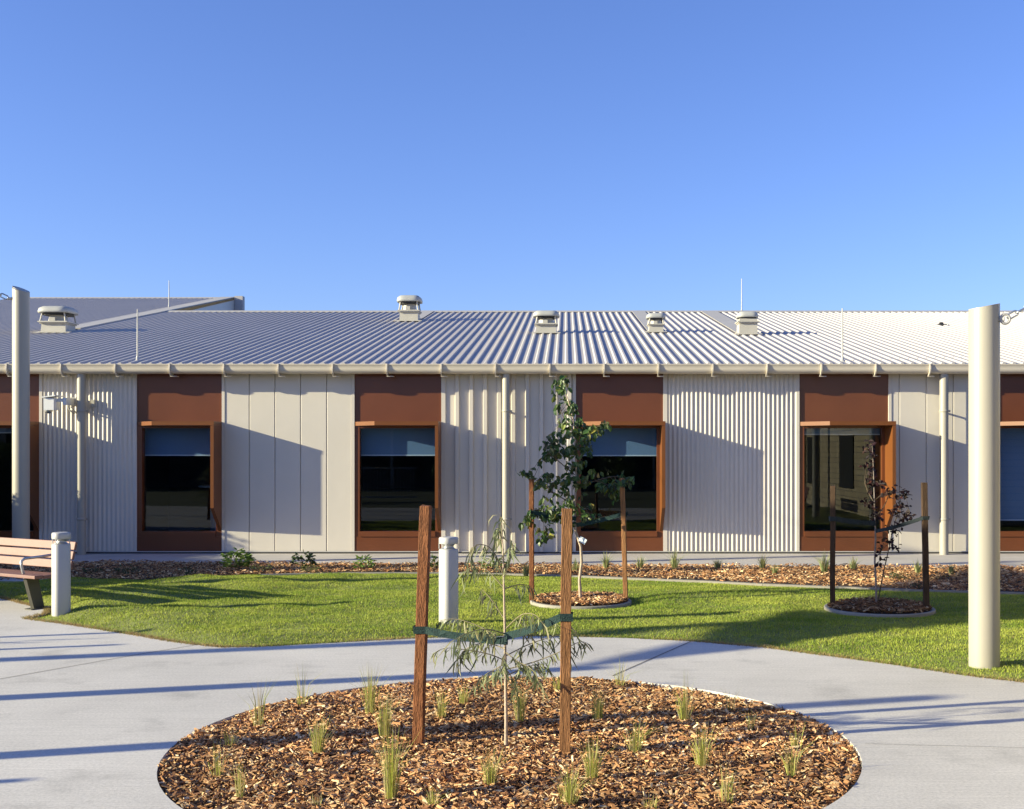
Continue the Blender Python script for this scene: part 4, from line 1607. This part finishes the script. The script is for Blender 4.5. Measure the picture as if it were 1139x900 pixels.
for px, py, hp, lab in [(674, 634, 14, 'pale spiky plant left in front of the window behind the green tree'), (712, 634, 12, 'thin spiky plant right of the tan stake tree pair'),
                        (750, 634, 17, 'tallest spiky plant in front of the corrugated wall'), (798, 634, 10, 'short spiky plant at the middle of the corrugated wall'),
                        (848, 634, 13, 'spiky plant at the right part of the corrugated wall'), (862, 640, 9, 'low pale plant beside the corrugated wall spikes'),
                        (917, 637, 17, 'spiky plant left of the stake by the purple sapling'), (949, 635, 12, 'yellow-green spiky plant below the orange sill'),
                        (1021, 639, 12, 'spiky plant under the flat panels right of the purple sapling'), (1058, 639, 9, 'thin spiky plant near the right downpipe foot'),
                        (640, 637, 12, 'dry brownish spiky plant behind the green-leaved tree'), (585, 640, 12, 'reddish dry plant behind the weeping sapling')]:
    tuft(px, py, hp * 1.35, lab, 40, .9, .015, .2, GS, .010, SG)

# ------------------------------------------------------------------ real and added surroundings that the windows mirror and that shade the place
e = empty('brick_building', (8.0, 4, 0), 'cream brick building right of the view, mirrored in the windows', 'building')
mb = MB()
mb.box(8.0, 15, -8, 13.0, -.1, 2.9)
mb.build('wall', M['brick'], e)
mb = MB()
mb.prism([(7.6, -8.5, 2.9), (15.5, -8.5, 2.9), (15.5, -8.5, 3.9)], (0, 22, 0))
mb.build('roof', M['roof'], e)
for y in (-3, 1.5, 6, 10):
    MB().box(7.96, 8.0 - .002, y, y + 1.6, .7, 2.2).build('window', M['black'], e)
e = empty('classroom_building', (0, -15, 0), 'pale school building behind the viewpoint with a dark verandah', 'building')  # unseen building added to keep mirrored sky out of the glass
MB().box(-30, 30, -22, -15, -.1, 3.2).build('wall', M['room'], e)
mb = MB()
mb.prism([(-31, -13, 3.2), (-31, -18.5, 4.6), (-31, -23, 3.2)], (62, 0, 0))
mb.build('roof', M['roof'], e)
for x in range(-27, 27, 6):
    MB().box(x, x + 2.2, -15.0 + .002, -14.95, .4, 2.4).build('window', M['black'], e)
for x in range(-28, 29, 4):
    MB().tube([(x, -13.3, -.1), (x, -13.3, 3.19)], .07, 10).build('verandah_post', M['white'], e)
e = empty('picket_fence', (-7, -.4, 0), 'white upright bar fence behind the viewpoint, mirrored in a window', 'fence')
mb = MB()
mb.box(-9.5, -5.2, -.42, -.38, .12, .17)
mb.box(-9.5, -5.2, -.42, -.38, 1.13, 1.18)
mb.build('rail', M['white'], e)
mb = MB()
x = -9.45
while x < -5.2:
    mb.box(x, x + .022, -.411, -.389, .17, 1.13)
    x += .115
mb.build('bars', M['white'], e)
for i, (x, y, h_) in enumerate([(-9, .5, 1.1), (-4.2, -1.5, 1.6), (-1.5, -3.2, 1.2), (1.8, -2.2, 1.9), (4.6, -4.5, 1.4)]):  # unseen shrubs added to break up the ground mirrored in the panes
    m = MB()
    bs_ = Vector((x, y, 0))
    m.tube([bs_ - Vector((0, 0, .1)), bs_ + Vector((.03, 0, h_ * .6))], [.03, .012], 6, 0, True, (.12, .09, .05))
    for k in range(420):
        d_ = rv_(1).normalized() * (random.random() ** .4)
        q = bs_ + Vector((d_.x * h_ * .42, d_.y * h_ * .42, h_ * .58 + d_.z * h_ * .42))
        leaf_ovate(m, q, rv_(1), rv_(1), random.uniform(.10, .17), .07, mix((.03, .06, .015), (.09, .14, .035), random.random()))
    tag(m.build('garden_shrub', M['leaf'], None, bs_), ['low round green shrub behind the viewpoint beside the bar fence', 'leafy green shrub behind the viewpoint right of the bar fence',
        'small green shrub right behind the viewpoint', 'tallest green shrub behind the viewpoint', 'green shrub behind the viewpoint nearest the brick building'][i], 'shrub', 'shrubs behind the viewpoint')
# unseen hedge added left of the view, top shaped for its cast shade
b = Vector((-11, 16, 0))
e = empty('hedge', b, 'dense clipped green hedge left of the view by the building', 'hedge')
m = MB()
def htop(y): return np.interp(y, [12.4, 12.7, 13.25, 14.7, 16.6, 17.6, 18.30, 18.46, 18.9, 19.5], [.9, 1.2, 1.5, 1.86, 1.86, 1.5, 1.5, 1.9, 1.85, 1.6])
sec = []
ys = np.linspace(12.5, 19.4, 60)
vs, fs = [], []
for y in ys:
    h = htop(y) - .05
    for (x, z) in ((-10.95, -.05), (-10.9, h * .6), (-10.98, h * .95), (-11.25, h), (-11.6, h * .95), (-11.7, h * .6), (-11.65, -.05)):
        vs.append((x + random.uniform(-.03, .03), y, z))
for i in range(len(ys) - 1):
    for q in range(6):
        fs.append((i * 7 + q, i * 7 + q + 1, i * 7 + 8 + q, i * 7 + 7 + q))
fs += [tuple(range(7)), tuple(range(len(vs) - 1, len(vs) - 8, -1))]
m.add(vs, fs, 0, (.03, .05, .015))
for k in range(5000):
    y = random.uniform(12.4, 19.5)
    h = htop(y)
    t = random.random()
    if t < .55: q = Vector((-10.9 + random.uniform(-.05, .05), y, random.uniform(0, h)))
    else: q = Vector((random.uniform(-11.7, -10.9), y, h + random.uniform(-.08, .04)))
    leaf_ovate(m, q, rv_(1) + Vector((.3, 0, .2)), rv_(1), random.uniform(.05, .09), .045, mix((.03, .06, .015), (.09, .14, .035), random.random()))
m.build('foliage', M['leaf'], e)
